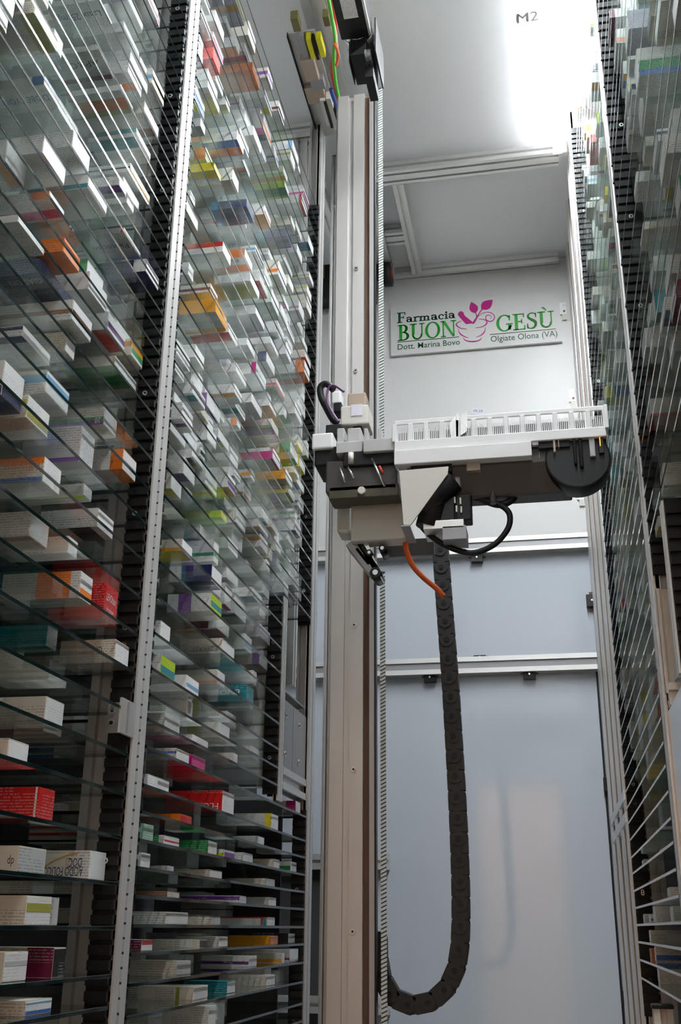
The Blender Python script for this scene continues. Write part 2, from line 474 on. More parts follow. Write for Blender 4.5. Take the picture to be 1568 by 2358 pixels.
# big corner frame on the right, between the far right rack and the back wall
c = MB()
for y0, y1 in ((2.905, 2.965), (3.12, 3.19), (3.38, 3.46), (3.655, 3.735)):
    c.prism([(0.0, y0), (0.05, y0), (0.05, y1), (0.0, y1), (-0.006, y1 - 0.03), (-0.006, y0 + 0.03)], (XR + 0.004, 0, ZF), (1, 0, 0), (0, 1, 0), (0, 0, 1), ZC - ZF, POST, False)
    c.box(XR + 0.006, XR + 0.052, y0 - 0.003, y0 - 0.0005, ZF, ZC, TAN)  # tan strips darken the recesses between posts, shade put into colour
c.box(XR + 0.05, XR + 0.056, 2.90, 3.74, ZF, ZC, POST)
c.box(XR - 0.002, XR + 0.018, 2.90, 3.74, 0.31, 0.335, ALUH).box(XR - 0.002, XR + 0.018, 2.90, 3.74, 0.255, 0.28, ALUH)
trim(c)
struct(MB().box(0.172, 0.179, YB - 0.003, YB - 0.0005, ZF, zr2 - 0.03, BLACK), 'trim_gap')

# ------------------------------------------------------------------ writing on the setting
tag(lettering('M2', 0.037, onZ(1188, 54, ZC - 0.001), (1, -0.03, 0), (0, -1, 0), INK, None, 'ceiling_lettering', 0.0006, width=0.062),
    'dark M2 lettering printed on the pale ceiling panel', 'lettering')

# sign: white panel, serif words drawn as strokes, magenta mortar with leaves
SX0, SX1, SZ0, SZ1 = -0.530, 0.141, 2.128, 2.352
sign = MB().box(SX0, SX1, YB - 0.016, YB - 0.004, SZ0, SZ1, WALLW).build('wall_sign', loc=((SX0 + SX1) / 2, YB, SZ0))
tag(sign, 'white pharmacy sign with green words and a magenta mortar on the back wall', 'sign')
SW, SH = SX1 - SX0, SZ1 - SZ0
def S(x, y):       # crop pixels of the sign -> wall position (x, z)
    t = ((578 - (x - 75) * 0.0895) - y) / 387.0
    return SX0 + (x - 75) / 1375.0 * SW, SZ0 + t * SH
def grow(p, d):
    n = len(p); a = sum(p[i][0] * p[(i + 1) % n][1] - p[(i + 1) % n][0] * p[i][1] for i in range(n))
    if a < 0: p = p[::-1]
    out = []
    for i in range(n):
        (x0, y0), (x1, y1), (x2, y2) = p[i - 1], p[i], p[(i + 1) % n]
        l1 = math.hypot(x1 - x0, y1 - y0) or 1; l2 = math.hypot(x2 - x1, y2 - y1) or 1
        nx = (y1 - y0) / l1 + (y2 - y1) / l2; ny = -(x1 - x0) / l1 - (x2 - x1) / l2
        l = math.hypot(nx, ny) or 1
        out.append((x1 + nx / l * d * 1.2, y1 + ny / l * d * 1.2))
    return out
def flat(mb, polys, m, y=YB - 0.0165, d=0.0010, bold=0.0):
    for p in polys:
        if bold and len(p) <= 4: p = grow(p, bold)
        a = sum(p[i][0] * p[(i + 1) % len(p)][1] - p[(i + 1) % len(p)][0] * p[i][1] for i in range(len(p)))
        if a < 0: p = p[::-1]
        mb.prism(p, (0, y, 0), (1, 0, 0), (0, 0, 1), (0, -1, 0), d, m)
def R(x0, x1, y0, y1): return [[(x0, y0), (x1, y0), (x1, y1), (x0, y1)]]
def ring(cx, cy, rx, ry, tx, ty, a0=0, a1=360, n=28):
    out = []
    for i in range(n):
        q = []
        for a in (a0 + (a1 - a0) * i / n, a0 + (a1 - a0) * (i + 1) / n):
            a = math.radians(a); q.append((math.cos(a), math.sin(a)))
        (c0, s0), (c1, s1) = q
        out.append([(cx + rx * c0, cy + ry * s0), (cx + rx * c1, cy + ry * s1), (cx + (rx - tx) * c1, cy + (ry - ty) * s1), (cx + (rx - tx) * c0, cy + (ry - ty) * s0)])
    return out
def stroke(pts, ws):
    out = []; n = len(pts)
    L = []
    for i in range(n):
        ax, ay = pts[max(i - 1, 0)]; bx, by = pts[min(i + 1, n - 1)]
        dx, dy = bx - ax, by - ay; l = math.hypot(dx, dy) or 1
        wv = ws[i] if isinstance(ws, (list, tuple)) else ws
        L.append(((pts[i][0] - dy / l * wv / 2, pts[i][1] + dx / l * wv / 2), (pts[i][0] + dy / l * wv / 2, pts[i][1] - dx / l * wv / 2)))
    for i in range(n - 1): out.append([L[i][0], L[i + 1][0], L[i + 1][1], L[i][1]])
    return out
def smooth(pts, sub=6):
    out = []
    for i in range(len(pts) - 1):
        a = pts[max(i - 1, 0)]; b = pts[i]; c = pts[i + 1]; d = pts[min(i + 2, len(pts) - 1)]
        for j in range(sub):
            t = j / sub
            out.append(tuple(0.5 * (2 * b[q] + (c[q] - a[q]) * t + (2 * a[q] - 5 * b[q] + 4 * c[q] - d[q]) * t * t + (3 * b[q] - a[q] - 3 * c[q] + d[q]) * t ** 3) for q in (0, 1)))
    return out + [pts[-1]]
G = {
 'F': (0.66, R(.12, .27, 0, 1) + R(.02, .38, 0, .05) + R(.02, .62, .95, 1) + R(.57, .62, .78, .97) + R(.27, .50, .49, .54) + R(.46, .50, .41, .63)),
 'B': (0.74, R(.12, .27, 0, 1) + R(.02, .36, 0, .05) + R(.02, .36, .95, 1) + R(.27, .40, .50, .545) + ring(.34, .75, .27, .25, .14, .05, -90, 90) + ring(.36, .265, .33, .265, .15, .05, -90, 90)),
 'U': (0.88, R(.12, .27, .32, 1) + R(.68, .74, .32, 1) + ring(.43, .33, .31, .35, .10, .08, 180, 360) + R(.0, .40, .95, 1) + R(.56, .86, .95, 1)),
 'O': (0.92, ring(.46, .5, .43, .52, .14, .05)),
 'N': (0.94, R(.13, .19, 0, 1) + R(.74, .80, 0, 1) + [[(.10, 1), (.27, 1), (.80, 0), (.70, 0)]] + R(.02, .30, 0, .05) + R(.02, .16, .95, 1) + R(.62, .92, .95, 1)),
 'G': (0.90, ring(.46, .5, .43, .52, .14, .05, 42, 338) + R(.66, .80, .06, .42) + R(.54, .90, .40, .45) + R(.70, .76, .66, .96)),
 'E': (0.72, R(.12, .27, 0, 1) + R(.02, .64, 0, .05) + R(.02, .62, .95, 1) + R(.57, .62, .77, .97) + R(.60, .66, 0, .24) + R(.27, .50, .49, .54) + R(.46, .50, .39, .65)),
 'S': (0.62, stroke(smooth([(.52, .78), (.46, .94), (.28, .98), (.13, .88), (.13, .72), (.28, .58), (.44, .46), (.50, .30), (.44, .10), (.26, .02), (.10, .08), (.06, .26)]), [.03] * 6 + [.04] * 6 + [.05] * 6 + [.09] * 6 + [.12] * 6 + [.15] * 6 + [.15] * 6 + [.12] * 6 + [.09] * 6 + [.05] * 6 + [.04] * 6 + [.03]) + R(.50, .54, .70, .98) + R(.04, .08, .04, .32)),
 'a': (0.52, R(.32, .43, .03, .34) + ring(.22, .15, .18, .155, .10, .04) + stroke(smooth([(.06, .36), (.13, .46), (.26, .47), (.37, .40), (.375, .30)]), .06) + R(.36, .50, 0, .05)),
 'r': (0.42, R(.09, .20, 0, .44) + R(.02, .28, 0, .045) + R(.02, .20, .42, .465) + stroke(smooth([(.18, .32), (.25, .43), (.34, .46), (.40, .42)]), [.04] * 6 + [.06] * 6 + [.09] * 6 + [.09])),
 'm': (0.86, R(.09, .20, 0, .44) + R(.36, .47, 0, .36) + R(.63, .74, 0, .36) + R(.02, .28, 0, .045) + R(.30, .54, 0, .045) + R(.57, .82, 0, .045) + R(.02, .20, .42, .465) + ring(.31, .32, .16, .15, .09, .05, 0, 150) + ring(.58, .32, .16, .15, .09, .05, 0, 150)),
 'c': (0.46, ring(.24, .23, .21, .245, .10, .045, 48, 318) + R(.34, .42, .30, .40)),
 'i': (0.28, R(.09, .20, 0, .44) + R(.02, .27, 0, .045) + R(.02, .20, .42, .465) + ring(.145, .62, .07, .07, .07, .07)),
}
G['\u00d9'] = (G['U'][0], G['U'][1] + [[(.22, 1.28), (.36, 1.28), (.50, 1.08), (.45, 1.08)]])
def serif(word, p0, p1, cap, m, name):
    """word between two crop points on its baseline, cap = cap height in metres"""
    x0, z0 = S(*p0); x1, z1 = S(*p1)
    tot = sum(G[c][0] for c in word); kx = (x1 - x0) / tot; x = x0; mb = MB()
    for c in word:
        wd, polys = G[c]
        flat(mb, [[(x + px * kx, z0 + pz * cap) for px, pz in q] for q in polys], m, bold=0.0007)
        x += wd * kx
    return mb.build(name, sign)
capF = S(130, 238)[1] - S(130, 320)[1]; capB = S(135, 338)[1] - S(135, 462)[1]
serif('Farmacia', (128, 320), (612, 276), capF * 0.98, DGREEN_T, 'word')
serif('BUON', (132, 462), (618, 418), capB, GREEN_T, 'word')
serif('GES\u00d9', (936, 386), (1402, 344), capB, GREEN_T, 'word')
for a, b in (((130, 472), (636, 428)), ((884, 408), (1406, 361))):
    x0, z0 = S(*a); x1, z1 = S(*b)
    mb = MB(); flat(mb, R(x0, x1, z0 - 0.0012, z0 + 0.0012), DGREEN_T); mb.build('rule_line', sign)
for word, a, b, cap in (('Dott. Marina Bovo', (128, 533), (636, 490), .026), ('Olgiate Olona (VA)', (886, 466), (1414, 420), .027)):
    x0, z0 = S(*a); x1, _ = S(*b)
    lettering(word, cap, (x0, YB - 0.0165, z0), (1, 0, 0), (0, 0, 1), DGREEN_T, sign, 'word', 0.001, width=x1 - x0, bold=0.005)
# emblem
em = MB()
def SP(pts): return [S(*p) for p in pts]
cmx = (SX1 - SX0) / 1375.0
def line(pts, ws): flat(em, stroke(smooth(SP(pts)), ws), MAGENTA_T)
n7 = lambda a, b, n: [a + (b - a) * (1 - abs(2 * i / (n - 1) - 1)) for i in range(n)]
def tl(pts, a=.0008, b=.0045): line(pts, n7(a, b, (len(pts) - 1) * 6 + 1))
tl([(660, 300), (625, 318), (618, 335), (650, 358), (700, 366)], .0012, .005)              # rim, left
tl([(770, 356), (830, 345), (864, 318), (850, 292), (800, 286)], .0012, .005)              # rim, right
tl([(632, 362), (640, 395), (670, 420), (712, 436)], .001, .005)
tl([(772, 430), (815, 412), (842, 385), (852, 350)], .001, .005)
tl([(668, 432), (690, 455), (745, 463), (800, 452), (818, 428)], .001, .006)               # foot
flat(em, [SP([(632, 250), (640, 232), (660, 224), (676, 232), (690, 262), (760, 318), (695, 326), (650, 275)])], MAGENTA_T)      # pestle
def leaf(base, tip, wd):
    (bx, bz), (tx, tz) = S(*base), S(*tip); dx, dz = tx - bx, tz - bz
    L, Rr = [], []
    for i in range(13):
        t = i / 12; h = math.sin(math.pi * t ** 0.8) * wd
        L.append((bx + dx * t - dz * h, bz + dz * t + dx * h)); Rr.append((bx + dx * t + dz * h, bz + dz * t - dx * h))
    flat(em, [L[:] + Rr[::-1]], MAGENTA_T)
leaf((778, 238), (744, 150), 0.30); leaf((826, 208), (920, 133), 0.34)
line([(752, 322), (778, 285), (800, 250), (832, 206)], [.008] * 6 + [.006] * 6 + [.004] * 6 + [.003])
line([(786, 282), (782, 255), (778, 236)], .0035)
tl([(792, 268), (830, 242), (880, 232), (915, 246), (928, 272), (912, 298), (884, 304), (860, 290), (860, 264), (884, 254), (904, 270), (892, 286)], .0012, .004)
em.build('emblem', sign)

# small paper label and its handwriting
pr = MB(); px, pz = onY(1101, 947, YB)[0], onY(1101, 947, YB)[2]
M = Matrix.Translation((px, YB - 0.001, pz)) @ Matrix.Rotation(math.radians(7), 4, 'Y')
pr.box(-0.026, 0.026, -0.0006, 0.0006, -0.015, 0.015, PAPER, M)
pr = tag(pr.build('paper_label', loc=(px, YB, pz - 0.015)), 'small pale paper label taped above the white tray on the back wall', 'label')
lettering('PR 09', 0.011, (px - 0.019, YB - 0.0017, pz - 0.003), (0.99, 0, -0.12), (0.12, 0, 0.99), INK, pr, 'handwriting', 0.0002)

# black turn latches holding the lower panels, and the white hinge plates of the upper one
def latch(u, v, horiz, label):
    p = onY(u, v, YB - 0.02); r = empty('panel_latch', (p.x, YB, p.z))
    a, b = (0.021, 0.012) if horiz == 0 else (0.013, 0.022)
    MB().box(p.x - a, p.x + a, YB - 0.026, YB - 0.001, p.z - b, p.z + b, BLACKM).build('latch_body', r, 0.001)
    dx, dz = (0, 0.005) if horiz == 0 else (0.006, 0)
    MB().cyl((p.x + dx, YB - 0.026, p.z + dz), (p.x + dx, YB - 0.029, p.z + dz), 0.0036, STEEL).build('screw', r)
    MB().box(p.x - a * 1.45 if horiz == 0 else p.x - 0.002, p.x + a * 1.45 if horiz == 0 else p.x + 0.014, YB - 0.012, YB - 0.004,
             p.z + b - 0.004 if horiz == 0 else p.z - b - 0.012, p.z + b if horiz == 0 else p.z + b + 0.012, COPPER).build('hinge_leaf', r)
    tag(r, label, 'latch', 'black panel latches on the back wall')
latch(1098, 1287, 0, 'black panel latch hanging under the upper aluminium rail of the back wall')
latch(1105, 1517, 0, 'black panel latch sitting on top of the middle back wall rail')
latch(990, 1563, 0, 'black panel latch under the middle wall rail, left of the cable chain')
latch(1219, 1556, 0, 'black panel latch under the middle wall rail, right of the cable chain')
latch(1359, 1383, 1, 'black panel latch on the right edge of the small middle acrylic panel')
latch(1399, 1806, 1, 'black panel latch halfway up the right edge of the tall lower panel')
latch(1443, 2299, 1, 'black panel latch at the bottom right edge of the tall lower panel')
def hinge(u, v, label):
    p = onY(u, v, YB - 0.01); r = empty('hinge_plate', (p.x, YB, p.z))
    MB().box(p.x - 0.013, p.x + 0.012, YB - 0.008, YB - 0.001, p.z - 0.03, p.z + 0.025, WPLAST).build('plate', r, 0.001)
    for s in (-1, 1):
        MB().cyl((p.x + 0.004, YB - 0.008, p.z + s * 0.014 - 0.002), (p.x + 0.004, YB - 0.011, p.z + s * 0.014 - 0.002), 0.0042, STEEL if s > 0 else COPPER).build('screw', r)
    MB().box(p.x - 0.006, p.x + 0.012, YB - 0.009, YB - 0.001, p.z - 0.055, p.z - 0.031, CREAMM).build('stop_block', r)
    tag(r, label, 'hinge', 'white hinge plates beside the back wall')
hinge(1296, 708, 'white hinge plate right of the pharmacy sign')
hinge(1317, 908, 'white hinge plate just above the right end of the white tray')
hinge(1336, 1132, 'white hinge plate just below the right end of the picking arm')

# ------------------------------------------------------------------ LED strip under the ceiling
led = empty('led_strip_light', (0.146, 2.2, ZC - 0.012))
LH = 0.060
MB().box(0.134, 0.158, 0.4, 3.05, ZC - LH, ZC - 0.001, WPLAST).build('led_channel', led)
MB().box(0.131, 0.161, 0.4, 3.045, ZC - LH - 0.0004, ZC - LH - 0.0001, LED).build('led_diodes', led)
tag(led, 'bright white led strip running along the right edge of the ceiling', 'light')
# frame corner block at its end
cb = MB().box(0.132, 0.178, 3.055, 3.062, ZC - 0.045, ZC - 0.001, ALUH).build('corner_block', loc=(0.155, 3.13, ZC - 0.045))
tag(cb, 'small aluminium corner block at the end of the led strip', 'block')

# ------------------------------------------------------------------ rack uprights
def comb(mb, x0, x1, y0, y1, z0, z1, ty, pitch=0.0193):
    """black comb: back plate y0..y1 and teeth reaching to ty"""
    mb.box(x0, x1, y0, y1, z0, z1, BLACK)
    z = math.ceil(z0 / pitch) * pitch
    while z + 0.0135 < z1:
        mb.box(x0 + 0.001, x1 + (0.002 if x0 > 0 else 0), min(ty, y0), max(ty, y1), z, z + 0.0125, BLACK)
        z += pitch
    return mb
def screws(r, pts, d=(0, -1, 0), rad=0.0042):
    for p in pts:
        p = Vector(p); dd = Vector(d)
        g = MB().cyl(p, p + dd * 0.002, rad, STEEL, n=14).cyl(p + dd * 0.0018, p + dd * 0.0024, rad * 0.5, BLACK, n=8)
        w0 = Vector(r.location) + (Vector(r.parent.location) if r.parent else Vector())
        o = g.build('screw', loc=w0); o.parent = r; o.location = (0, 0, 0)
def upright(label, s, X, y, z0, z1, combs, strip=(0.0, 0.05), cw=0.036, rear=True, back=True, face=None, group='slotted rack uprights'):
    """s = -1 left rack, +1 right rack.  Strip in the plane x = X from y+strip[0] to y+strip[1]"""
    r = empty('rack_upright', (X, y, z0))
    a, b = y + strip[0], y + strip[1]; h = (b - a)
    xs = sorted((X, X + s * 0.012))
    g = MB()
    for q0, q1 in ((a, a + h * .42), (a + h * .58, b)): g.box(xs[0], xs[1], q0, q1, z0, z1, face or ALU)
    g.box(*sorted((X + s * 0.006, X + s * 0.014)), a, b, z0, z1, ALU)
    g.build('punched_strip', r)
    for (c0, c1) in combs:
        cx = sorted((X + s * 0.003, X + s * cw))
        cmb = comb(MB(), cx[0], cx[1], y - 0.008, y - 0.001, c0, c1, y - 0.015).build('comb', r)
        cx = sorted((X + s * 0.003, X + s * cw))
        comb(MB(), cx[0], cx[1], b + 0.001, b + 0.008, c0, c1, b + 0.015).build('comb', r)
        n = max(1, int((c1 - c0) / 0.193)); xm = X + s * (cw * 0.55)
        screws(cmb, [(xm, y - 0.0150, math.floor((c0 + 0.02 + (c1 - c0) * (i + .3) / n) / .0193) * .0193 + .0062) for i in range(n)])
    if rear:
        cx = X + s * (0.014 + (cw - 0.010) / 2)
        bar_z(MB(), z0, z1, cx, (a + b) / 2 + .004, cw - 0.012, (b - a) - 0.004, ALUD, 1, 1, 0.011).build('comb_profile', r)
        if back: bar_z(MB(), z0, z1, X + s * (cw + 0.022), (a + b) / 2, 0.036, 0.036, ALUD, 1, 1, 0.010).build('rear_profile', r)
    tag(r, label, 'rack upright', group)
    return r
zTop = ZC - 0.03
U1 = upright('slotted upright with black combs between the two left racks', -1, XL, 1.503, ZF, zTop, [(-0.30, 0.262), (0.305, 2.42)], face=PERF)
U2 = upright('slotted upright with black comb at the far end of the left far rack', -1, XL, 2.695, ZF, zTop, [(-0.30, 0.27), (0.745, 2.085)], (0.0, 0.062), back=False)
U3 = upright('short slotted upright with black comb beside the grey outlet plates', -1, XL, 2.392, 0.262, 0.735, [(0.275, 0.735)], (0.0, 0.034), rear=False)
V1 = upright('slotted upright with black comb between the two right racks', 1, XR, 1.752, ZF, zTop, [(0.545, 2.42)], (0.0, 0.05), 0.048)
V2 = upright('slotted upright with black comb at the far end of the right far rack', 1, XR, 2.885, ZF, zTop, [(-0.19, 2.42)], (0.0, 0.016), 0.04)
V3 = upright('lower slotted upright with black comb at the right picture edge', 1, XR, 1.515, 0.33, 0.585, [(0.335, 0.585)], (0.0, 0.03), 0.05)

# bracket plate on the near left upright
p = onX(288, 1690, XL)
br = MB().box(XL - 0.028, XL + 0.004, 1.468, 1.472, 0.258, 0.302, GREYPL).box(XL - 0.002, XL + 0.002, 1.448, 1.502, 0.255, 0.305, ALUH).build('bracket_plate', loc=(XL, 1.472, 0.258))
tag(br, 'small aluminium bracket plate with two bolts on the near left upright', 'bracket')
screws(br, [(XL - 0.02, 1.467, 0.272), (XL - 0.02, 1.467, 0.290)], rad=0.006)

# end panels of the racks
def panel(name, label, x0, x1, y0, y1, z0, z1, m):
    o = MB().box(x0, x1, y0, y1, z0, z1, m).build(name, loc=((x0 + x1) / 2, y0, z0))
    return tag(o, label, 'panel')
panel('rack_end_panel', 'white end panel behind the upper shelves of the left far rack', -1.0, -0.675, 2.735, 2.742, 0.74, 2.10, WHITE)
panel('rack_end_panel', 'pale end panel behind the middle shelves of the left far rack', -1.0, -0.645, 2.412, 2.419, 0.292, 0.735, WHITE)
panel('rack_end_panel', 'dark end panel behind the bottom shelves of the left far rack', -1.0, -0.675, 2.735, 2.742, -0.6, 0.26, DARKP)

# outlet: plates between the short upright and the far one, with a bent flap
ol = empty('outlet_chute', (XL - 0.01, 2.55, 0.26))
zt = onX(690, 1633, XL).z; zb = onX(690, 1797, XL).z
MB().box(XL - 0.012, XL - 0.008, 2.440, 2.545, zb, zt, GREYPL).build('side_plate', ol)
MB().box(XL - 0.012, XL - 0.008, 2.549, 2.690, zb, zt, GREYPL).build('side_plate', ol)
bar_y(MB(), 2.43, 2.692, XL - 0.02, zb - 0.012, 0.03, 0.05, ALUH, 1, 1, 0.018).build('bottom_rail', ol)
fl = MB()
fl.prism([(0, 0), (0.06, 0.055), (0.06, 0.058), (0, 0.003)], (XL - 0.16, 2.43, zt + 0.012), (1, 0, 0), (0, 0, 1), (0, 1, 0), 0.25, GREYPL)
fl.box(XL - 0.102, XL - 0.098, 2.43, 2.68, zt + 0.05, zt + 0.068, ALUH)
fl.prism([(0, 0), (0.09, 0), (0.09, 0.004), (0.0, 0.004)], (XL - 0.10, 2.43, zt + 0.02), (1, 0, 0), (0, 0, 1), (0, 1, 0), 0.25, GREYPL)
fl.build('bent_flap', ol)
screws(ol, [(XL - 0.008, 2.47, zb + 0.045), (XL - 0.008, 2.61, zb + 0.045), (XL - 0.008, 2.47, zt - 0.035), (XL - 0.008, 2.61, zt - 0.035)], (1, 0, 0), 0.007)
tag(ol, 'grey sheet metal outlet chute with screws beside the far left upright', 'chute')

# intake on the right: plate with warm light in its beige, white guide, white panel
zp0, zp1 = 0.345, 0.515
it = empty('intake_plate', (XR + 0.04, 1.735, zp0))
MB().box(XR + 0.003, XR + 0.058, 1.733, 1.737, zp0, zp1, BEIGEM).box(XR + 0.003, XR + 0.008, 1.725, 1.737, zp0, zp1, BEIGEM).build('plate', it)
screws(it, [(XR + 0.036, 1.732, zp1 - 0.028)], rad=0.008)
tag(it, 'tall beige metal plate with one dark bolt at the right picture edge', 'plate')
gd = MB()
gd.prism([(1.57, 0.0), (1.722, 0.0), (1.722, 0.004), (1.60, 0.10), (1.57, 0.12)], (XR + 0.016, 0, 0.36), (0, 1, 0), (0, 0, 1), (1, 0, 0), 0.003, WPLAST)
gd = gd.build('intake_guide', loc=(XR + 0.016, 1.5, 0.36))
bar_x(MB(), XR + 0.004, XR + 0.075, 1.71, 0.338, 0.03, 0.034, ALUH, 1, 1, 0.012).build('guide_rail', gd)
tag(gd, 'white slanted guide sheet in front of the beige intake plate', 'guide')
wp = panel('side_panel', 'white side panel below the intake guide at the right picture edge', XR + 0.004, XR + 0.010, 1.34, 1.742, -0.02, 0.318, GLOSSY)
lt = MB().box(XR + 0.012, XR + 0.036, 1.70, 1.72, 0.283, 0.318, BLACKM).build('panel_latch', loc=(XR + 0.024, 1.71, 0.283), bevel=0.001)
screws(lt, [(XR + 0.024, 1.70, 0.303)], rad=0.003)
tag(lt, 'black panel latch under the intake guide rail on the right', 'latch')
bw = MB()
for i in range(5):
    y = 2.66 - 0.03 * i
    bw.prism([(0, -0.10), (0.012 + 0.005 * (i % 2), -0.10), (0.010, -0.004 * (i % 3)), (0.002, 0.006)], (XR + 0.004, y, -0.172 + 0.006 * i), (1, 0, 0), (0, 0, 1), (0, -1, 0), 0.03, PINKW)
tag(bw.build('bubble_film', loc=(XR + 0.01, 2.6, -0.27)), 'crumpled pink bubble film behind the bottom right frame', 'packing film')
q = onY(1526, 2313, 2.32); zt = q.z
bp = empty('floor_profile', (q.x, 2.34, -0.6))
bar_z(MB(), -0.6, zt - 0.008, q.x, 2.34, 0.036, 0.036, BEIGEM, 1, 1, 0.012).build('profile', bp)
MB().box(q.x - 0.020, q.x + 0.020, 2.318, 2.362, zt - 0.008, zt, BLACK).build('end_cap', bp, 0.002)
tag(bp, 'short warm grey profile with black end cap under the right shelves', 'profile')

# ------------------------------------------------------------------ glass shelves
ORD = 'lowest second third fourth fifth sixth seventh eighth ninth tenth eleventh twelfth thirteenth fourteenth fifteenth sixteenth seventeenth eighteenth nineteenth twentieth'.split()
TENS = {2: 'twenty', 3: 'thirty', 4: 'forty', 5: 'fifty'}
def ordinal(i):                 # i from 0
    n = i + 1
    if n <= 20: return ORD[i] if n > 1 else 'first'
    t, u = divmod(n, 10)
    if u == 0: return {3: 'thirtieth', 4: 'fortieth', 5: 'fiftieth'}[t]
    return TENS[t] + '-' + (ORD[u - 1] if u > 1 else 'first')
SH_D = 0.32
def shelf(s, X, y0, y1, z, label, group):
    """5 mm glass with a rounded front edge; z is the top face"""
    t = 0.005
    prof = [(-0.0004, -t), (0.0, -t + 0.0004), (0.0, -0.0004), (-0.0004, 0.0)]
    v, f, m = [], [], []
    N = len(prof)
    for y in (y0, y1):
        for (dx, dz) in prof: v.append((X - s * dx - X, y - (y0 + y1) / 2, dz))
        v.append((s * SH_D, y - (y0 + y1) / 2, 0)); v.append((s * SH_D, y - (y0 + y1) / 2, -t))
    K = N + 2
    for i in range(N - 1): f.append((i, i + 1, K + i + 1, K + i)); m.append(1)
    f.append((N - 1, N, K + N, K + N - 1)); m.append(0)      # top
    f.append((N, N + 1, K + N + 1, K + N)); m.append(1)      # back edge
    f.append((N + 1, 0, K, K + N + 1)); m.append(0)          # underside
    f.append(tuple(range(K))); m.append(1); f.append(tuple(range(2 * K - 1, K - 1, -1))); m.append(1)
    me = bpy.data.meshes.new('glass_shelf'); me.from_pydata(v, [], f)
    me.materials.append(GLASS); me.materials.append(GEDGE)
    me.polygons.foreach_set('material_index', m); me.update()
    bm = bmesh.new(); bm.from_mesh(me); bmesh.ops.recalc_face_normals(bm, faces=bm.faces[:]); bm.to_mesh(me); bm.free()
    o = bpy.data.objects.new('glass_shelf', me); COL.objects.link(o); o.location = (X, (y0 + y1) / 2, z)
    return tag(o, label, 'shelf', group)
L1Z = [-0.165, -0.1013, -0.0623, -0.002, 0.0551, 0.1171, 0.1763, 0.2321, 0.2932, 0.3526, 0.4108, 0.4695, 0.5287, 0.589, 0.648, 0.700, 0.736, 0.775, 0.813, 0.853,
       0.890, 0.927, 0.966, 1.004, 1.039, 1.077, 1.116, 1.152, 1.190, 1.227, 1.262, 1.300, 1.333, 1.376, 1.417, 1.461, 1.504, 1.555, 1.611, 1.661, 1.715]
L2Z = [(-0.202, 2), (-0.165, 2), (-0.119, 2), (-0.077, 2), (-0.037, 2), (0.001, 2), (0.041, 2), (0.080, 2), (0.119, 2), (0.159, 2), (0.198, 2), (0.255, 2),
       (0.296, 1), (0.334, 1), (0.375, 1), (0.432, 1), (0.491, 1), (0.549, 1), (0.607, 1), (0.664, 1), (0.715, 1)] + \
      [(z, 2) for z in (0.763, 0.803, 0.840, 0.879, 0.918, 0.954, 0.990, 1.048)] + [(2.047 - 0.0555 * i, 2) for i in range(17, -1, -1)]
R1Z = [0.602, 0.640, 0.684, 0.722, 0.760, 0.800, 0.838, 0.878, 0.924, 0.968, 1.054, 1.143, 1.238, 1.326, 1.366, 1.411, 1.488, 1.557, 1.625, 1.70]
R2Z = [-0.1025, -0.063, -0.024, 0.0138, 0.052, 0.091, 0.131, 0.168, 0.2085, 0.249, 0.286, 0.325, 0.363, 0.402, 0.440, 0.478, 0.517, 0.555, 0.594, 0.632, 0.670, 0.711,
       0.752, 0.786, 0.826, 0.866, 0.914, 0.958, 1.002, 1.050, 1.114, 1.183, 1.236, 1.303, 1.374, 1.441, 1.515, 1.578, 1.645, 1.713, 1.78, 1.85, 1.92, 1.99, 2.06, 2.13]
RACKS = {}
def rack(key, phrase, s, X, rows):
    lst = []
    for i, (z, y0, y1) in enumerate(rows):
        lst.append((z, y0, y1))
        shelf(s, X, y0, y1, z, 'clear glass shelf, %s up from the bottom of the %s' % (ordinal(i), phrase) if i else 'clear glass shelf, lowest of the %s' % phrase, 'glass shelves of the ' + phrase)
    RACKS[key] = (phrase, s, X, lst)
rack('L1', 'left near rack', -1, XL, [(z, 0.45, 1.492) for z in L1Z])
rack('L2', 'left far rack', -1, XL, [(z, 1.562, 2.684 if q == 2 else 2.381) for z, q in L2Z])
rack('R1', 'right near rack', 1, XR, [(z, 0.70, 1.741) for z in R1Z])
rack('R2', 'right far rack', 1, XR, [(z, 1.81, 2.874) for z in R2Z])

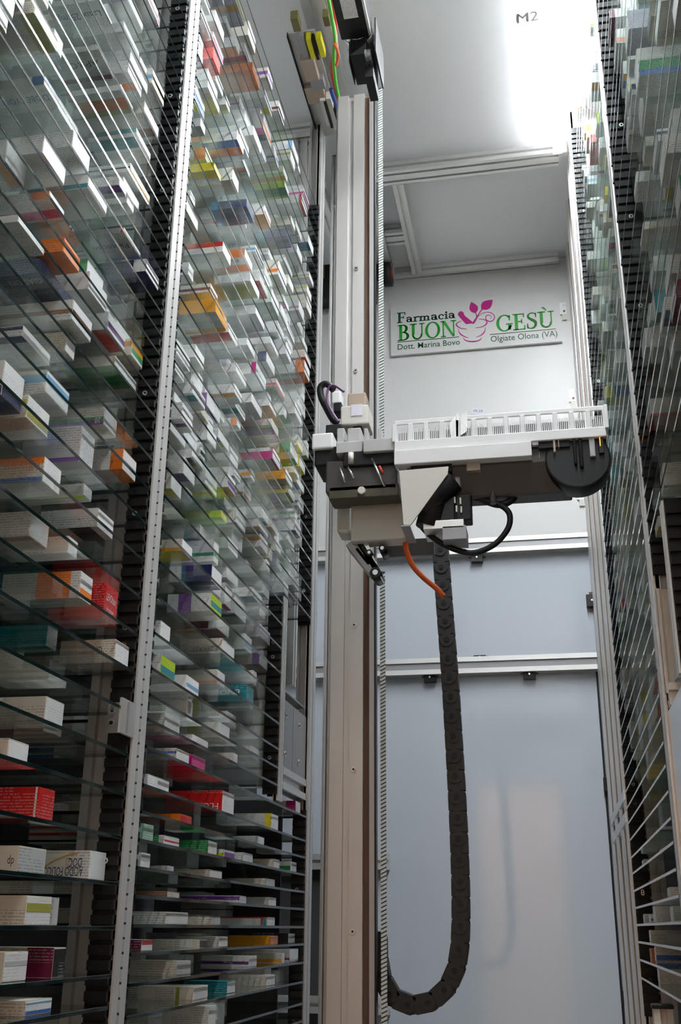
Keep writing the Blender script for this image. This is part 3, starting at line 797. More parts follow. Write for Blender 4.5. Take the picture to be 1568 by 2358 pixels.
# ------------------------------------------------------------------ medicine boxes
# a box: rack key, shelf index, y0, y1 (along the aisle), xf (distance of its front behind the glass edge), L depth, H height, body, bands, end
# bands: (axis, a, b, colour, faces) with a..b fractions: x 0 = aisle end, y 0 = near, z 0 = bottom; faces None = all
def hero_solve(key, uL, uN, uF, vB, vT):
    ph, s, X, lst = RACKS[key]
    best = None
    for i, (z, y0, y1) in enumerate(lst):
        zz = z + 0.0005
        d = ray(uF, vB)
        if abs(d.z) > 1e-6:
            p = d * (zz / d.z) if zz * d.z > 0 else None
            if p is not None and y0 - 0.02 < p.y < y1 + 0.02:
                e = abs((X - p.x) - 0.02)
                if best is None or e < best[0]: best = (e, i, p)
    q = onX(uF, vB, X - 0.02)
    near = min(range(len(lst)), key=lambda i: abs(lst[i][0] - q.z))
    if abs(q.z) < 0.17 or best is None or not (-0.005 < X - best[2].x < 0.14):
        i = near; xf = 0.02; yF = q.y
    else:
        i = best[1]; xf = min(max(X - best[2].x, 0.008), 0.12); yF = onX(uF, vB, X - xf).y
    z = lst[i][0]
    xw = X - xf
    # near edge: the point of the line (xw, y, z) that lands on column uN
    lo, hi = 0.4, yF
    for _ in range(40):
        m = (lo + hi) / 2
        if proj(Vector((xw, m, z)))[0] < uN: lo = m
        else: hi = m
    yN = lo
    H = onY(uF, vT, yF).z - z
    # solve H on the far front corner column
    lo, hi = 0.004, 0.14
    for _ in range(40):
        m = (lo + hi) / 2
        if proj(Vector((xw, yF, z + m)))[1] > vT: lo = m
        else: hi = m
    H = lo
    L = 0.1
    lo, hi = 0.02, 0.16
    for _ in range(40):
        m = (lo + hi) / 2
        if proj(Vector((xw - m, yN, z)))[0] > uL: lo = m
        else: hi = m
    L = lo
    gap = (lst[i + 1][0] if i + 1 < len(lst) else z + 0.06) - z - 0.0065
    y0, y1 = lst[i][1], lst[i][2]
    yF = min(yF, y1 - 0.004); yN = max(min(yN, yF - 0.012), y0 + 0.010)
    return i, yN, yF, xf, min(max(L, 0.085), 0.135, 0.159 - xf) if xf < .07 else .085, min(max(H, 0.010), gap)

O = None
H_ = [
 # left near rack
 ('L1', 50, 201, 253, 2022, 1967, 'cream', [('x', .0, .22, 'white', O)], 'white', [('ACIDO FOLICO', 'side', .08, .12, .60, 'navy'), ('DOC', 'side', .10, .42, .20, 'navy'), ('swoosh', 'side', 0, 0, 0, 'amber')]),
 ('L1', -40, 54, 113, 2132, 2066, 'cream', [('z', .45, .75, 'olive', 'e')], 'white', []),
 ('L1', 114, 117, 131, 2126, 2068, 'pale grey', [], 'pale grey', []),
 ('L1', -40, 3, 58, 2257, 2191, 'cream', [('z', .52, .68, 'pale grey', 'e')], 'white', []),
 ('L1', 62, 118, 146, 2247, 2182, 'cream', [('x', 0, .42, 'maroon', 's')], 'black', []),
 ('L1', -40, 55, 115, 2346, 2298, 'cream', [('z', .05, .3, 'blue', 'e'), ('z', .75, .9, 'sky', 'e')], 'white', []),
 ('L1', -60, 38, 101, 2012, 1957, 'cream', [], 'pale grey', [('dp', 'side', .05, .2, .1, 'black')]),
 ('L1', -60, 82, 120, 1888, 1822, 'red', [('x', .02, .05, 'white', O)], 'red', []),
 ('L1', -40, 15, 62, 1755, 1716, 'cream', [], 'white', []),
 ('L1', -40, 98, 140, 1698, 1622, 'cream', [('z', 0, .07, 'maroon', 's')], 'white', []),
 ('L1', 170, 262, 293, 1543, 1492, 'cream', [('z', 0, .06, 'sky', 'e')], 'white', [('CI', 'side', .22, .35, .10, 'black')]),
 ('L1', 208, 235, 268, 1414, 1362, 'red', [], 'red', [('LEVOtuss', 'end', .12, .55, .7, 'white'), ('tosse', 'end', .22, .2, .5, 'white')]),
 ('L1', 0, 180, 208, 1395, 1335, 'off-white', [('x', .12, .55, 'orange', 's'), ('z', .15, .4, 'orange', 'e')], 'white', []),
 ('L1', -10, 104, 128, 1500, 1452, 'teal', [], 'pale grey', []),
 ('L1', 90, 222, 258, 1243, 1202, 'off-white', [('x', .12, .5, 'black', 'b')], 'white', []),
 ('L1', -40, 96, 135, 1141, 1086, 'cream', [('z', .72, 1, 'orange', 's'), ('z', 0, .2, 'blue', 's'), ('x', .0, .25, 'blue', 't')], 'white', [('Alfuzosina', 'side', .05, .42, .6, 'orange')]),
 ('L1', 100, 180, 212, 1078, 1012, 'pale grey', [('z', 0, .12, 'purple', 's')], 'pale grey', []),
 ('L1', 110, 237, 266, 1008, 962, 'cream', [('z', .25, .42, 'green', 's'), ('z', 0, .25, 'purple', 's')], 'pale grey', [('20', 'side', .05, .05, .10, 'white')]),
 ('L1', 140, 263, 312, 902, 881, 'cream', [('y', .0, .85, 'green', 'b')], 'white', []),
 ('L1', -60, 58, 108, 1008, 957, 'cream', [('z', .5, .8, 'olive', 's'), ('z', .1, .45, 'olive', 'e')], 'white', []),
 ('L1', -80, 0, 52, 911, 876, 'white', [('z', 0, .28, 'navy', O)], 'white', []),
 ('L1', -60, 50, 113, 842, 819, 'off-white', [('z', .6, .9, 'navy', 's'), ('y', 0.0, .2, 'navy', 'b')], 'white', []),
 ('L1', -40, 90, 161, 717, 686, 'navy', [('y', .86, 1, 'lime', 'b'), ('z', 0, .16, 'lime', 'e')], 'navy', [('GIASION', 'bottom', .05, .12, .55, 'pale grey')]),
 ('L1', 100, 144, 181, 628, 598, 'white', [('x', 0, .5, 'orange', O)], 'orange', [('100 mg', 'bottom', .5, .3, .4, 'navy')]),
 ('L1', 292, 334, 364, 664, 643, 'navy', [('x', 0, .25, 'white', 's')], 'white', []),
 ('L1', -60, 40, 100, 588, 573, 'off-white', [], 'off-white', []),
 ('L1', 30, 100, 134, 249, 229, 'off-white', [('x', 0, .22, 'blue', 's'), ('z', .5, 1, 'blue', 'e')], 'white', [('DOBETYON', 'bottom', .04, .4, .8, 'blue')]),
 ('L1', 245, 312, 345, 375, 356, 'white', [('z', .45, 1, 'teal', 's'), ('y', 0, .4, 'teal', 'b')], 'white', []),
 ('L1', 150, 225, 262, 184, 172, 'off-white', [('y', .8, .95, 'maroon', 'b')], 'pink', [('APRO', 'bottom', .1, .3, .6, 'black')]),
 ('L1', 225, 284, 322, 595, 585, 'off-white', [('x', .0, .06, 'red', 's')], 'white', [('Pantopan', 'bottom', .05, .4, .7, 'black')]),
 ('L1', 170, 225, 256, 62, 52, 'off-white', [], 'white', [('Lasix 25 mg', 'bottom', .05, .35, .85, 'navy')]),
 ('L1', 190, 277, 305, 260, 248, 'white', [('y', .3, .8, 'orange', 'b'), ('y', .8, 1, 'olive', 'b')], 'white', []),
 ('L1', 60, 112, 146, 505, 488, 'white', [('y', .5, .9, 'magenta', 'b'), ('x', .0, .35, 'orange', 's')], 'white', []),
 # left far rack, low shelves
 ('L2', 378, 510, 537, 1877, 1831, 'red', [], 'white', [('FLUI', 'side', .05, .1, .3, 'white')]),
 ('L2', 325, 338, 362, 1813, 1791, 'pale grey', [], 'white', []),
 ('L2', 425, 440, 471, 1773, 1751, 'magenta', [], 'magenta', []),
 ('L2', 365, 405, 434, 1757, 1736, 'cream', [('z', .55, .75, 'blue', 's')], 'white', []),
 ('L2', 360, 413, 440, 1901, 1882, 'orange', [], 'red', []),
 ('L2', 318, 328, 351, 1937, 1902, 'mint', [], 'mint', []),
 ('L2', 351, 376, 411, 1951, 1931, 'white', [('x', .1, .35, 'green', 's'), ('z', .45, .6, 'red', 'e')], 'white', []),
 ('L2', 413, 478, 498, 1971, 1940, 'cream', [('x', .0, .65, 'green', O)], 'white', []),
 ('L2', 498, 515, 539, 1979, 1961, 'white', [('z', .3, .6, 'lime', 's'), ('z', .2, .7, 'purple', 'e')], 'white', []),
 ('L2', 540, 560, 581, 1987, 1968, 'white', [], 'white', []),
 ('L2', 582, 630, 643, 1998, 1981, 'cream', [], 'white', []),
 ('L2', 644, 668, 682, 2005, 1987, 'off-white', [('z', .2, .6, 'green', 's')], 'white', []),
 ('L2', 316, 322, 344, 1998, 1967, 'white', [('z', .5, .7, 'pale grey', 'e')], 'white', []),
 ('L2', 345, 385, 399, 2008, 1996, 'pale grey', [], 'pale grey', []),
 ('L2', 400, 482, 510, 2026, 2007, 'cream', [], 'white', []),
 ('L2', 520, 613, 632, 2041, 2026, 'cream', [], 'pale grey', []),
 ('L2', 318, 384, 412, 2069, 2056, 'brown', [], 'cream', []),
 ('L2', 415, 551, 566, 2082, 2064, 'white', [('z', .45, .9, 'purple', 's'), ('z', .3, .7, 'lilac', 'e')], 'white', []),
 ('L2', 585, 618, 635, 2086, 2068, 'pale grey', [], 'white', []),
 ('L2', 312, 380, 431, 2131, 2102, 'off-white', [], 'white', [('mg', 'side', .82, .3, .13, 'black')]),
 ('L2', 442, 484, 506, 2133, 2112, 'cream', [], 'pale grey', []),
 ('L2', 506, 615, 632, 2132, 2113, 'off-white', [('x', .02, .10, 'teal', 's'), ('x', .10, .14, 'red', 's'), ('z', .85, 1, 'red', 's')], 'white', []),
 ('L2', 308, 324, 349, 2194, 2164, 'white', [('z', .55, 1, 'red', 'e'), ('x', .0, .5, 'maroon', 's')], 'white', []),
 ('L2', 349, 459, 476, 2189, 2164, 'cream', [('x', .15, .42, 'white', 's')], 'black', []),
 ('L2', 450, 503, 523, 2182, 2157, 'off-white', [], 'white', []),
 ('L2', 524, 621, 639, 2177, 2155, 'amber', [], 'orange', []),
 ('L2', 640, 663, 678, 2172, 2149, 'black', [], 'pale grey', []),
 ('L2', 306, 405, 438, 2240, 2212, 'cream', [], 'pale grey', []),
 ('L2', 462, 572, 590, 2229, 2201, 'off-white', [('z', .22, .5, 'purple', 's')], 'white', [('Lyrica', 'side', .04, .15, .26, 'black'), ('25 mg', 'side', .34, .22, .18, 'white')]),
 ('L2', 317, 444, 477, 2302, 2268, 'cream', [('x', .25, .32, 'olive', 's')], 'white', []),
 ('L2', 479, 522, 540, 2290, 2258, 'teal', [], 'white', []),
 ('L2', 542, 613, 632, 2268, 2244, 'cream', [], 'white', []),
 ('L2', 425, 478, 496, 2343, 2314, 'off-white', [], 'white', []),
 # left far rack, middle
 ('L2', 362, 368, 401, 1566, 1528, 'white', [('z', .15, .5, 'teal', 'e')], 'lime', []),
 ('L2', 390, 427, 456, 1603, 1573, 'white', [('z', .35, .55, 'sky', 'e')], 'white', [('VALSARTAN', 'bottom', .02, .3, .8, 'black')]),
 ('L2', 360, 367, 390, 1478, 1446, 'white', [], 'white', []),
 ('L2', 470, 510, 538, 1526, 1493, 'cream', [], 'white', [('EZEVAST', 'side', .1, .12, .6, 'black')]),
 ('L2', 460, 484, 509, 1416, 1388, 'white', [('z', .3, .6, 'teal', 'e'), ('x', .45, .75, 'purple', 's')], 'lime', []),
 ('L2', 541, 566, 582, 1623, 1588, 'teal', [('x', .7, 1, 'off-white', 's')], 'teal', [('ENO', 'side', .15, .35, .5, 'white')]),
 ('L2', 450, 498, 526, 1470, 1442, 'white', [('y', .1, .9, 'maroon', 'b'), ('x', .2, .8, 'maroon', 's')], 'white', []),
 ('L2', 462, 486, 509, 1349, 1323, 'white', [('x', 0, .6, 'navy', O), ('x', .6, .7, 'teal', O)], 'white', []),
 ('L2', 385, 418, 441, 1288, 1264, 'cream', [('y', 0, 1, 'yellow', 'b'), ('z', 0, .3, 'amber', 's')], 'white', []),
 ('L2', 470, 508, 521, 1206, 1191, 'lime', [], 'yellow', []),
 # left far rack, upper
 ('L2', 655, 700, 712, 874, 854, 'white', [('x', 0, .3, 'orange', O), ('y', .5, 1, 'orange', 'b')], 'white', [('Pensa', 'bottom', .15, .1, .5, 'black')]),
 ('L2', 530, 563, 580, 627, 608, 'white', [('z', .0, 1, 'orange', 's'), ('y', .45, .9, 'orange', 'b')], 'white', [('Pensa', 'bottom', .2, .1, .5, 'black')]),
 ('L2', 450, 495, 520, 762, 733, 'amber', [('y', 0, .8, 'pale grey', 'b')], 'amber', []),
 ('L2', 537, 567, 584, 514, 497, 'navy', [('x', .8, 1, 'sky', O)], 'navy', []),
 ('L2', 630, 660, 671, 570, 554, 'navy', [('x', .75, 1, 'teal', O)], 'navy', []),
 ('L2', 620, 655, 664, 455, 441, 'lime', [('y', 0, .8, 'green', 'b')], 'white', []),
 ('L2', 660, 694, 706, 498, 481, 'white', [('x', 0, .1, 'red', O)], 'white', []),
 ('L2', 445, 492, 507, 424, 406, 'yellow', [('y', .55, .9, 'white', 'b')], 'yellow', []),
 ('L2', 510, 545, 560, 357, 338, 'white', [('y', 0, .45, 'blue', 'b'), ('y', .45, 1, 'orange', 'b')], 'white', []),
 ('L2', 562, 580, 597, 208, 190, 'orange', [], 'orange', []),
 ('L2', 580, 627, 644, 1083, 1058, 'white', [('z', .0, .7, 'magenta', 's'), ('x', 0, .06, 'magenta', O)], 'white', []),
 ('L2', 635, 657, 672, 1126, 1104, 'amber', [('y', .1, .9, 'brown', 'b')], 'white', []),
 ('L2', 630, 663, 678, 1158, 1142, 'yellow', [('y', 0, 1, 'olive', 'b')], 'white', []),
 ('L2', 640, 668, 685, 1070, 1048, 'off-white', [('x', 0, .35, 'green', 's'), ('y', .5, 1, 'green', 'b')], 'white', []),
 ('L2', 480, 512, 530, 615, 592, 'white', [('z', .55, 1, 'red', 's')], 'white', []),
 ('L2', 520, 575, 596, 690, 672, 'white', [('y', .1, .9, 'olive', 'b')], 'white', []),
 ('L2', 470, 525, 545, 800, 780, 'white', [('y', 0, .55, 'red', 'b')], 'white', []),
 ('L2', 540, 625, 640, 1010, 990, 'white', [('y', 0, .6, 'purple', 'b'), ('z', 0, .3, 'green', 's')], 'white', []),
]
BOX = []          # dicts
def add_box(key, i, y0, y1, xf, L, H, body, bands, end, text=(), hero=False, row=0):
    BOX.append(dict(key=key, i=i, y0=y0, y1=y1, xf=xf, L=L, H=H, body=body, bands=bands, end=end, text=text, hero=hero, row=row))
for h in H_:
    i, yN, yF, xf, L, H = hero_solve(*h[:6])
    if any(b['key'] == h[0] and b['i'] == i and b['y0'] < yF - 0.004 and b['y1'] > yN + 0.004 for b in BOX):
        # overlaps a box already there: slide to the free side
        bb = [b for b in BOX if b['key'] == h[0] and b['i'] == i and b['y0'] < yF - 0.004 and b['y1'] > yN + 0.004][0]
        if (yN + yF) > (bb['y0'] + bb['y1']): yN = bb['y1'] + 0.003; yF = max(yF, yN + 0.02)
        else: yF = bb['y0'] - 0.003; yN = min(yN, yF - 0.02)
        if any(b['key'] == h[0] and b['i'] == i and b['y0'] < yF - 0.001 and b['y1'] > yN + 0.001 for b in BOX): continue
    add_box(h[0], i, yN, yF, xf, L, H, h[6], h[7], h[8], h[9], True)
# right racks: given by their near, front, bottom corner
for (key, u, vB, vT, wd, L, body, bands, end) in [
 ('R1', 1470, 148, 112, .05, .12, 'white', [('z', .2, .55, 'green', 's'), ('z', 0, .2, 'blue', 's')], 'white'),
 ('R1', 1492, 966, 942, .06, .13, 'off-white', [('y', 0, 1, 'orange', 'b'), ('z', 0, .12, 'red', O)], 'white'),
 ('R1', 1487, 566, 520, .06, .13, 'cream', [('z', 0, .1, 'orange', 's')], 'white'),
 ('R1', 1529, 1094, 1045, .05, .12, 'cream', [], 'white'),
 ('R2', 1500, 1866, 1838, .04, .12, 'yellow', [('x', .3, .9, 'olive', 's')], 'white'),
 ('R2', 1527, 1977, 1957, .05, .12, 'navy', [('z', .6, 1, 'cream', 's')], 'white'),
 ('R2', 1500, 2164, 2142, .05, .13, 'cream', [], 'white'),
 ('R2', 1512, 2212, 2180, .03, .13, 'cream', [('z', .1, .45, 'blue', 's')], 'white'),
 ('R2', 1520, 2252, 2224, .05, .12, 'cream', [], 'white'),
 ('R2', 1395, 920, 890, .05, .12, 'yellow', [('x', .2, .6, 'blue', 's')], 'white'),
 ('R2', 1424, 1535, 1500, .04, .12, 'green', [], 'white'),
 ('R2', 1440, 1485, 1452, .04, .12, 'green', [], 'white')]:
    ph, s, X, lst = RACKS[key]
    q = onX(u, vB, X + 0.018); i = min(range(len(lst)), key=lambda j: abs(lst[j][0] - q.z)); z = lst[i][0]
    gap = (lst[i + 1][0] if i + 1 < len(lst) else z + .05) - z - .0065
    hh = min(max(onY(u, vT, q.y).z - z, .015), gap); y0 = min(max(q.y, lst[i][1] + .004), lst[i][2] - wd - .004)
    if any(b['key'] == key and b['i'] == i and b['y0'] < y0 + wd and b['y1'] > y0 for b in BOX): continue
    add_box(key, i, y0, y0 + wd, 0.018, L, hh, body, bands, end, (), True)

BODY = ['white'] * 11 + ['off-white'] * 6 + ['cream'] * 3 + ['pale green', 'pale grey', 'pale grey', 'lilac']
BANDC = ['blue', 'navy', 'sky', 'teal', 'green', 'lime', 'olive', 'yellow', 'orange', 'red', 'magenta', 'purple', 'maroon', 'brown', 'pale green', 'amber']
SOLID = ['orange', 'navy', 'teal', 'green', 'yellow', 'red', 'magenta', 'sky', 'purple', 'amber', 'maroon']
def rand_style():
    if rnd.random() < 0.022:
        c = rnd.choice(SOLID); return c, [], (c if rnd.random() < .35 else 'white')
    body = rnd.choice(BODY); bands = []
    r = rnd.random()
    if r < .62:
        c = rnd.choice(BANDC); q = rnd.random()
        if q < .30: a = rnd.uniform(0, .55); bands.append(('z', a, a + rnd.uniform(.15, .4), c, rnd.choice(['s', O])))
        elif q < .55: a = rnd.uniform(0, .6); bands.append(('y', a, a + rnd.uniform(.15, .4), c, 'b'))
        elif q < .75: bands.append(('x', 0, rnd.uniform(.08, .3), c, rnd.choice(['s', 'b', O])))
        elif q < .9: a = rnd.uniform(.3, .6); bands.append(('x', a, a + rnd.uniform(.1, .35), c, rnd.choice(['s', 'b'])))
        else:
            bands.append(('y', 0, .3, c, 'b')); bands.append(('y', .3, .6, rnd.choice(BANDC), 'b'))
        if rnd.random() < .25: bands.append(('z', .2, .5, rnd.choice(BANDC), 'e'))
    return body, bands, ('white' if rnd.random() < .9 else body)
def fill(key, ylo, dens, backdens):
    ph, s, X, lst = RACKS[key]
    for i, (z, y0, y1) in enumerate(lst):
        gap = (lst[i + 1][0] if i + 1 < len(lst) else z + .06) - z - .0065
        for row in (0, 1):
            d = dens(z) if row == 0 else backdens(z)
            y = y1 - 0.012 - rnd.uniform(0, .03) - (rnd.uniform(0, .12) if key == 'L1' and row == 0 and z > .9 else 0)
            while y > max(y0 + .03, ylo):
                w = rnd.choice((.03, .05, .055, .06, .065, .07, .075, .08, .09))
                if rnd.random() > d: y -= w + .01; continue
                H = min(gap, rnd.choice((.018, .021, .024, .028, .03, .034, .045)))
                if H < .016: H = gap * .95
                if w < .03: H = min(gap, max(H, .03))
                L = rnd.uniform(.085, .14)
                xf = (rnd.uniform(.008, .03) if rnd.random() < .8 else rnd.uniform(.03, .06)) if row == 0 else rnd.uniform(.165, .185)
                ya, yb = y - w, y
                clash = [b for b in BOX if b['key'] == key and b['i'] == i and b['row'] == row and b['y0'] < yb + .003 and b['y1'] > ya - .003]
                if clash: y = min(b['y0'] for b in clash) - .005 - rnd.uniform(0, .01); continue
                bd, bn, en = rand_style()
                if ya > y0 + .013: add_box(key, i, ya, yb, xf, min(L, (.158 if row == 0 else .305) - xf), H, bd, bn, en, (), False, row)
                y = ya - (rnd.uniform(.003, .02) if rnd.random() < .45 else rnd.uniform(.03, .09))
fill('L1', 0.80, lambda z: .95 if z > .75 else (.55 if z > .42 else .0), lambda z: .62 if z > .6 else .55)
fill('L2', 1.56, lambda z: .85 if z > .5 else (.40 if z > .28 else .14), lambda z: .45 if z > .5 else .40)
fill('R1', 0.80, lambda z: .50, lambda z: .22)
fill('R2', 1.80, lambda z: .42 if z > .3 else .22, lambda z: .12)

# boxes the photograph shows in the clear: leave nothing standing in front of them
def bbox(b):
    ph, s, X, lst = RACKS[b['key']]
    z = lst[b['i']][0]; xw = X + s * b['xf']
    ps = [proj(Vector((xw + s * dx * b['L'], y, z + dz * b['H']))) for dx in (0, 1) for y in (b['y0'], b['y1']) for dz in (0, 1)]
    return min(p[0] for p in ps), max(p[0] for p in ps), min(p[1] for p in ps), max(p[1] for p in ps), sum(p[2] for p in ps) / 8
HB = [bbox(b) for b in BOX if b['hero']]
def hides(b):
    u0, u1, v0, v1, d = bbox(b)
    for h0, h1, w0, w1, e in HB:
        iu = min(u1, h1) - max(u0, h0); iv = min(v1, w1) - max(v0, w0)
        if iu > 0 and iv > 0 and d < e + .02 and iu * iv > .16 * min((u1 - u0) * (v1 - v0), (h1 - h0) * (w1 - w0)): return True
    return False
BOX = [b for b in BOX if b['hero'] or not hides(b)]

def box_geo(b):
    """vertices (local to the base centre of the box), faces, uvs, card names"""
    ph, s, X, lst = RACKS[b['key']]
    L, W, H = b['L'], b['y1'] - b['y0'], b['H']
    cx, cy, cz = {0., 1.}, {0., 1.}, {0., 1.}
    for (ax, a, c, col, fc) in b['bands']:
        t = dict(x=cx, y=cy, z=cz)[ax]
        t.add(round(min(max(a, 0), 1), 3)); t.add(round(min(max(c, 0), 1), 3))
    cx, cy, cz = sorted(cx), sorted(cy), sorted(cz)
    V, Fc, UV, M = [], [], [], []
    # local axes: x' from the aisle end (0) inward to L ; world x = -x' for the left rack, +x' for the right one ; sign s is the inward direction
    def P(x, y, z): return ((x * L - L / 2) * s, y * W - W / 2, z * H)
    def paint(kind, fx, fy, fz):
        c = b['body']
        for (ax, a, e, col, fc) in b['bands']:
            q = dict(x=fx, y=fy, z=fz)[ax]
            if a <= q <= e and (fc is None or kind in fc): c = col
        return c
    def quad(p, kind, f, uv):
        pts = [P(*q) for q in p]
        n = (Vector(pts[1]) - Vector(pts[0])).cross(Vector(pts[2]) - Vector(pts[0]))
        ctr = sum((Vector(q) for q in pts), Vector()) / 4 - Vector((0, 0, H / 2))
        order = (0, 1, 2, 3)
        if n.dot(ctr) < 0: order = (3, 2, 1, 0)
        k = len(V)
        V.extend(pts[o] for o in order); UV.extend(uv[o] for o in order)
        Fc.append((k, k + 1, k + 2, k + 3)); M.append(paint(kind, *f))
    for a, c in zip(cx, cx[1:]):
        for d, e in zip(cz, cz[1:]):
            f = ((a + c) / 2, None, (d + e) / 2)
            for yy in (0, 1):
                quad([(a, yy, d), (c, yy, d), (c, yy, e), (a, yy, e)], 's', (f[0], yy, f[2]), [(a * L, d * H), (c * L, d * H), (c * L, e * H), (a * L, e * H)])
        for d, e in zip(cy, cy[1:]):
            for zz, kd in ((0, 'b'), (1, 't')):
                quad([(a, d, zz), (c, d, zz), (c, e, zz), (a, e, zz)], kd, ((a + c) / 2, (d + e) / 2, zz), [(a * L, d * W), (c * L, d * W), (c * L, e * W), (a * L, e * W)])
    for d, e in zip(cy, cy[1:]):
        for g, h in zip(cz, cz[1:]):
            for xx in (0, 1):
                quad([(xx, d, g), (xx, e, g), (xx, e, h), (xx, d, h)], 'e', (xx, (d + e) / 2, (g + h) / 2), [(d * W, g * H), (e * W, g * H), (e * W, h * H), (d * W, h * H)])
    loc = Vector((X + s * (b['xf'] + L / 2), (b['y0'] + b['y1']) / 2, lst[b['i']][0] + 0.0003))
    return V, Fc, UV, M, loc
def mesh_of(name, V, Fc, UV, M):
    names = []
    for m in M:
        if m not in names: names.append(m)
    me = bpy.data.meshes.new(name); me.from_pydata(V, [], Fc)
    for n in names: me.materials.append(CARD[n])
    me.polygons.foreach_set('material_index', [names.index(m) for m in M])
    ul = me.uv_layers.new(name='UVMap')
    ul.data.foreach_set('uv', [c for uv in UV for c in uv])
    me.update()
    return me
# how large each shows in the picture
for b in BOX:
    ph, s, X, lst = RACKS[b['key']]
    z = lst[b['i']][0]; xw = X + s * b['xf']
    ps = [proj(Vector((xw + s * dx * b['L'], y, z + dz * b['H']))) for dx in (0, 1) for y in (b['y0'], b['y1']) for dz in (0, 1)]
    us = [min(max(p[0], 0), 1568) for p in ps]; vs = [min(max(p[1], 0), 2358) for p in ps]
    ar = (max(us) - min(us)) * (max(vs) - min(vs))
    b['area'] = ar * (0.35 if b['row'] else 1.0) * (.6 if X > 0 else 1) + (1e6 if b['hero'] else 0)
    b['vis'] = ar > 30
# position along the shelf, counted over the front row
for key in RACKS:
    for i in range(len(RACKS[key][3])):
        for row in (0, 1):
            q = sorted([b for b in BOX if b['key'] == key and b['i'] == i and b['row'] == row], key=lambda b: -b['y1'])
            for n, b in enumerate(q): b['n'] = n
vis = sorted([b for b in BOX if b['vis']], key=lambda b: -b['area'])
IND, REST = vis[:300], vis[300:]
TXC = dict(black=INK, navy=pbr('navy_print', (.012, .02, .10)), orange=pbr('orange_print', (.75, .2, .02)), white=WPLAST, blue=pbr('blue_print', (.02, .1, .4)))
TXC['pale grey'] = pbr('grey_print', (.6, .6, .62)); TXC['amber'] = pbr('amber_print', (.62, .30, .04))
for b in IND:
    ph, s, X, lst = RACKS[b['key']]
    V, Fc, UV, M, loc = box_geo(b)
    root = empty('medicine_box', loc)
    o = bpy.data.objects.new('carton', mesh_of('carton', V, Fc, UV, M)); COL.objects.link(o); o.parent = root
    L, W, H = b['L'], b['y1'] - b['y0'], b['H']
    # tuck flap closing the aisle end, a little proud of it
    t = 0.0007; e = 0.0012; x0 = -L / 2 * s
    fb = MB(); endc = CARD['white end' if b['end'] == 'white' else b['end']]
    xs = sorted((x0, x0 - s * t))
    eb = [q for q in b['bands'] if q[4] is None or 'e' in q[4]]
    fb.box(xs[0], xs[1], -W / 2 + e, W / 2 - e, e * .6, H - e * 1.4, endc)
    f = fb.build('tuck_flap'); f.parent = root
    me = f.data
    ul = me.uv_layers.new(name='UVMap')
    for lp in me.loops:
        c = me.vertices[lp.vertex_index].co; ul.data[lp.index].uv = (c.y + W, c.z)
    for (ax, a, c, col, fc) in eb:
        if ax == 'z':
            g = MB().box(*sorted((x0 - s * t, x0 - s * (t + .0002))), -W / 2 + e * 1.5, W / 2 - e * 1.5, max(a * H, e), min(c * H, H - 2 * e), CARD[col]).build('printed_band'); g.parent = f
            g.data.uv_layers.new(name='UVMap')
    for (txt, face, fx, fy, fw, colr) in b['text']:
        m = TXC[colr]
        if txt == 'swoosh':
            g = MB(); pts = smooth([(L * .40, H * .05), (L * .10, H * .55), (-L * .15, H * .82), (-L * .32, H * .9)])
            pl = stroke(pts, [.0018] * len(pts))
            for q in pl:
                a = sum(q[i][0] * q[(i + 1) % 4][1] - q[(i + 1) % 4][0] * q[i][1] for i in range(4))
                if a < 0: q = q[::-1]
                g.prism([(-x, z) for x, z in q][::-1], (0, -W / 2, 0), (1, 0, 0), (0, 0, 1), (0, -1, 0), .0003, m)
            g = g.build('printed_swoosh'); g.parent = o; continue
        if face == 'side':     # upside down on the near long side, first letter towards the aisle
            size = min(H * .34, .012)
            lo = Vector((-x0 * 0 + (L / 2 - fx * L) * 1.0, -W / 2 - .0002, H * (fy + .0) + size)) if s < 0 else Vector((0, 0, 0))
            lt_ = lettering(txt, size, lo, (-1, 0, 0), (0, 0, -1), m, o, 'lettering', .0003, width=fw * L)
        elif face == 'end':
            size = H * .22
            lo = Vector((x0 - s * (t + .0002), -W / 2 + fx * W, H * fy))
            lt_ = lettering(txt, size, lo, (0, 1, 0), (0, 0, 1), m, o, 'lettering', .0003, width=fw * W)
        else:                  # underside, seen through the glass
            size = min(W * .24, .013)
            lo = Vector((L / 2 - fx * L, -W / 2 + fy * W, .00005))
            lt_ = lettering(txt, size, lo, (-1, 0, 0), (0, 1, 0), m, o, 'lettering', .0001, width=fw * L)
    bandc = [q[3] for q in b['bands'] if q[3] != b['body']]
    if b['row']: lab = '%s back row box, %s from far end, %s shelf up, %s' % (b['body'], ordinal(b['n']), ordinal(b['i']), ph)
    else: lab = '%s, %s from far end, %s shelf up, %s' % (b['body'] + (' box with %s band' % bandc[0] if bandc else ' medicine box'), ordinal(b['n']), ordinal(b['i']), ph)
    if len(lab.replace('-', ' ').split()) > 16: lab = '%s box, %s from far end, %s shelf up, %s' % (b['body'], ordinal(b['n']), ordinal(b['i']), ph)
    tag(root, lab, 'medicine box', 'medicine boxes in the ' + ph)
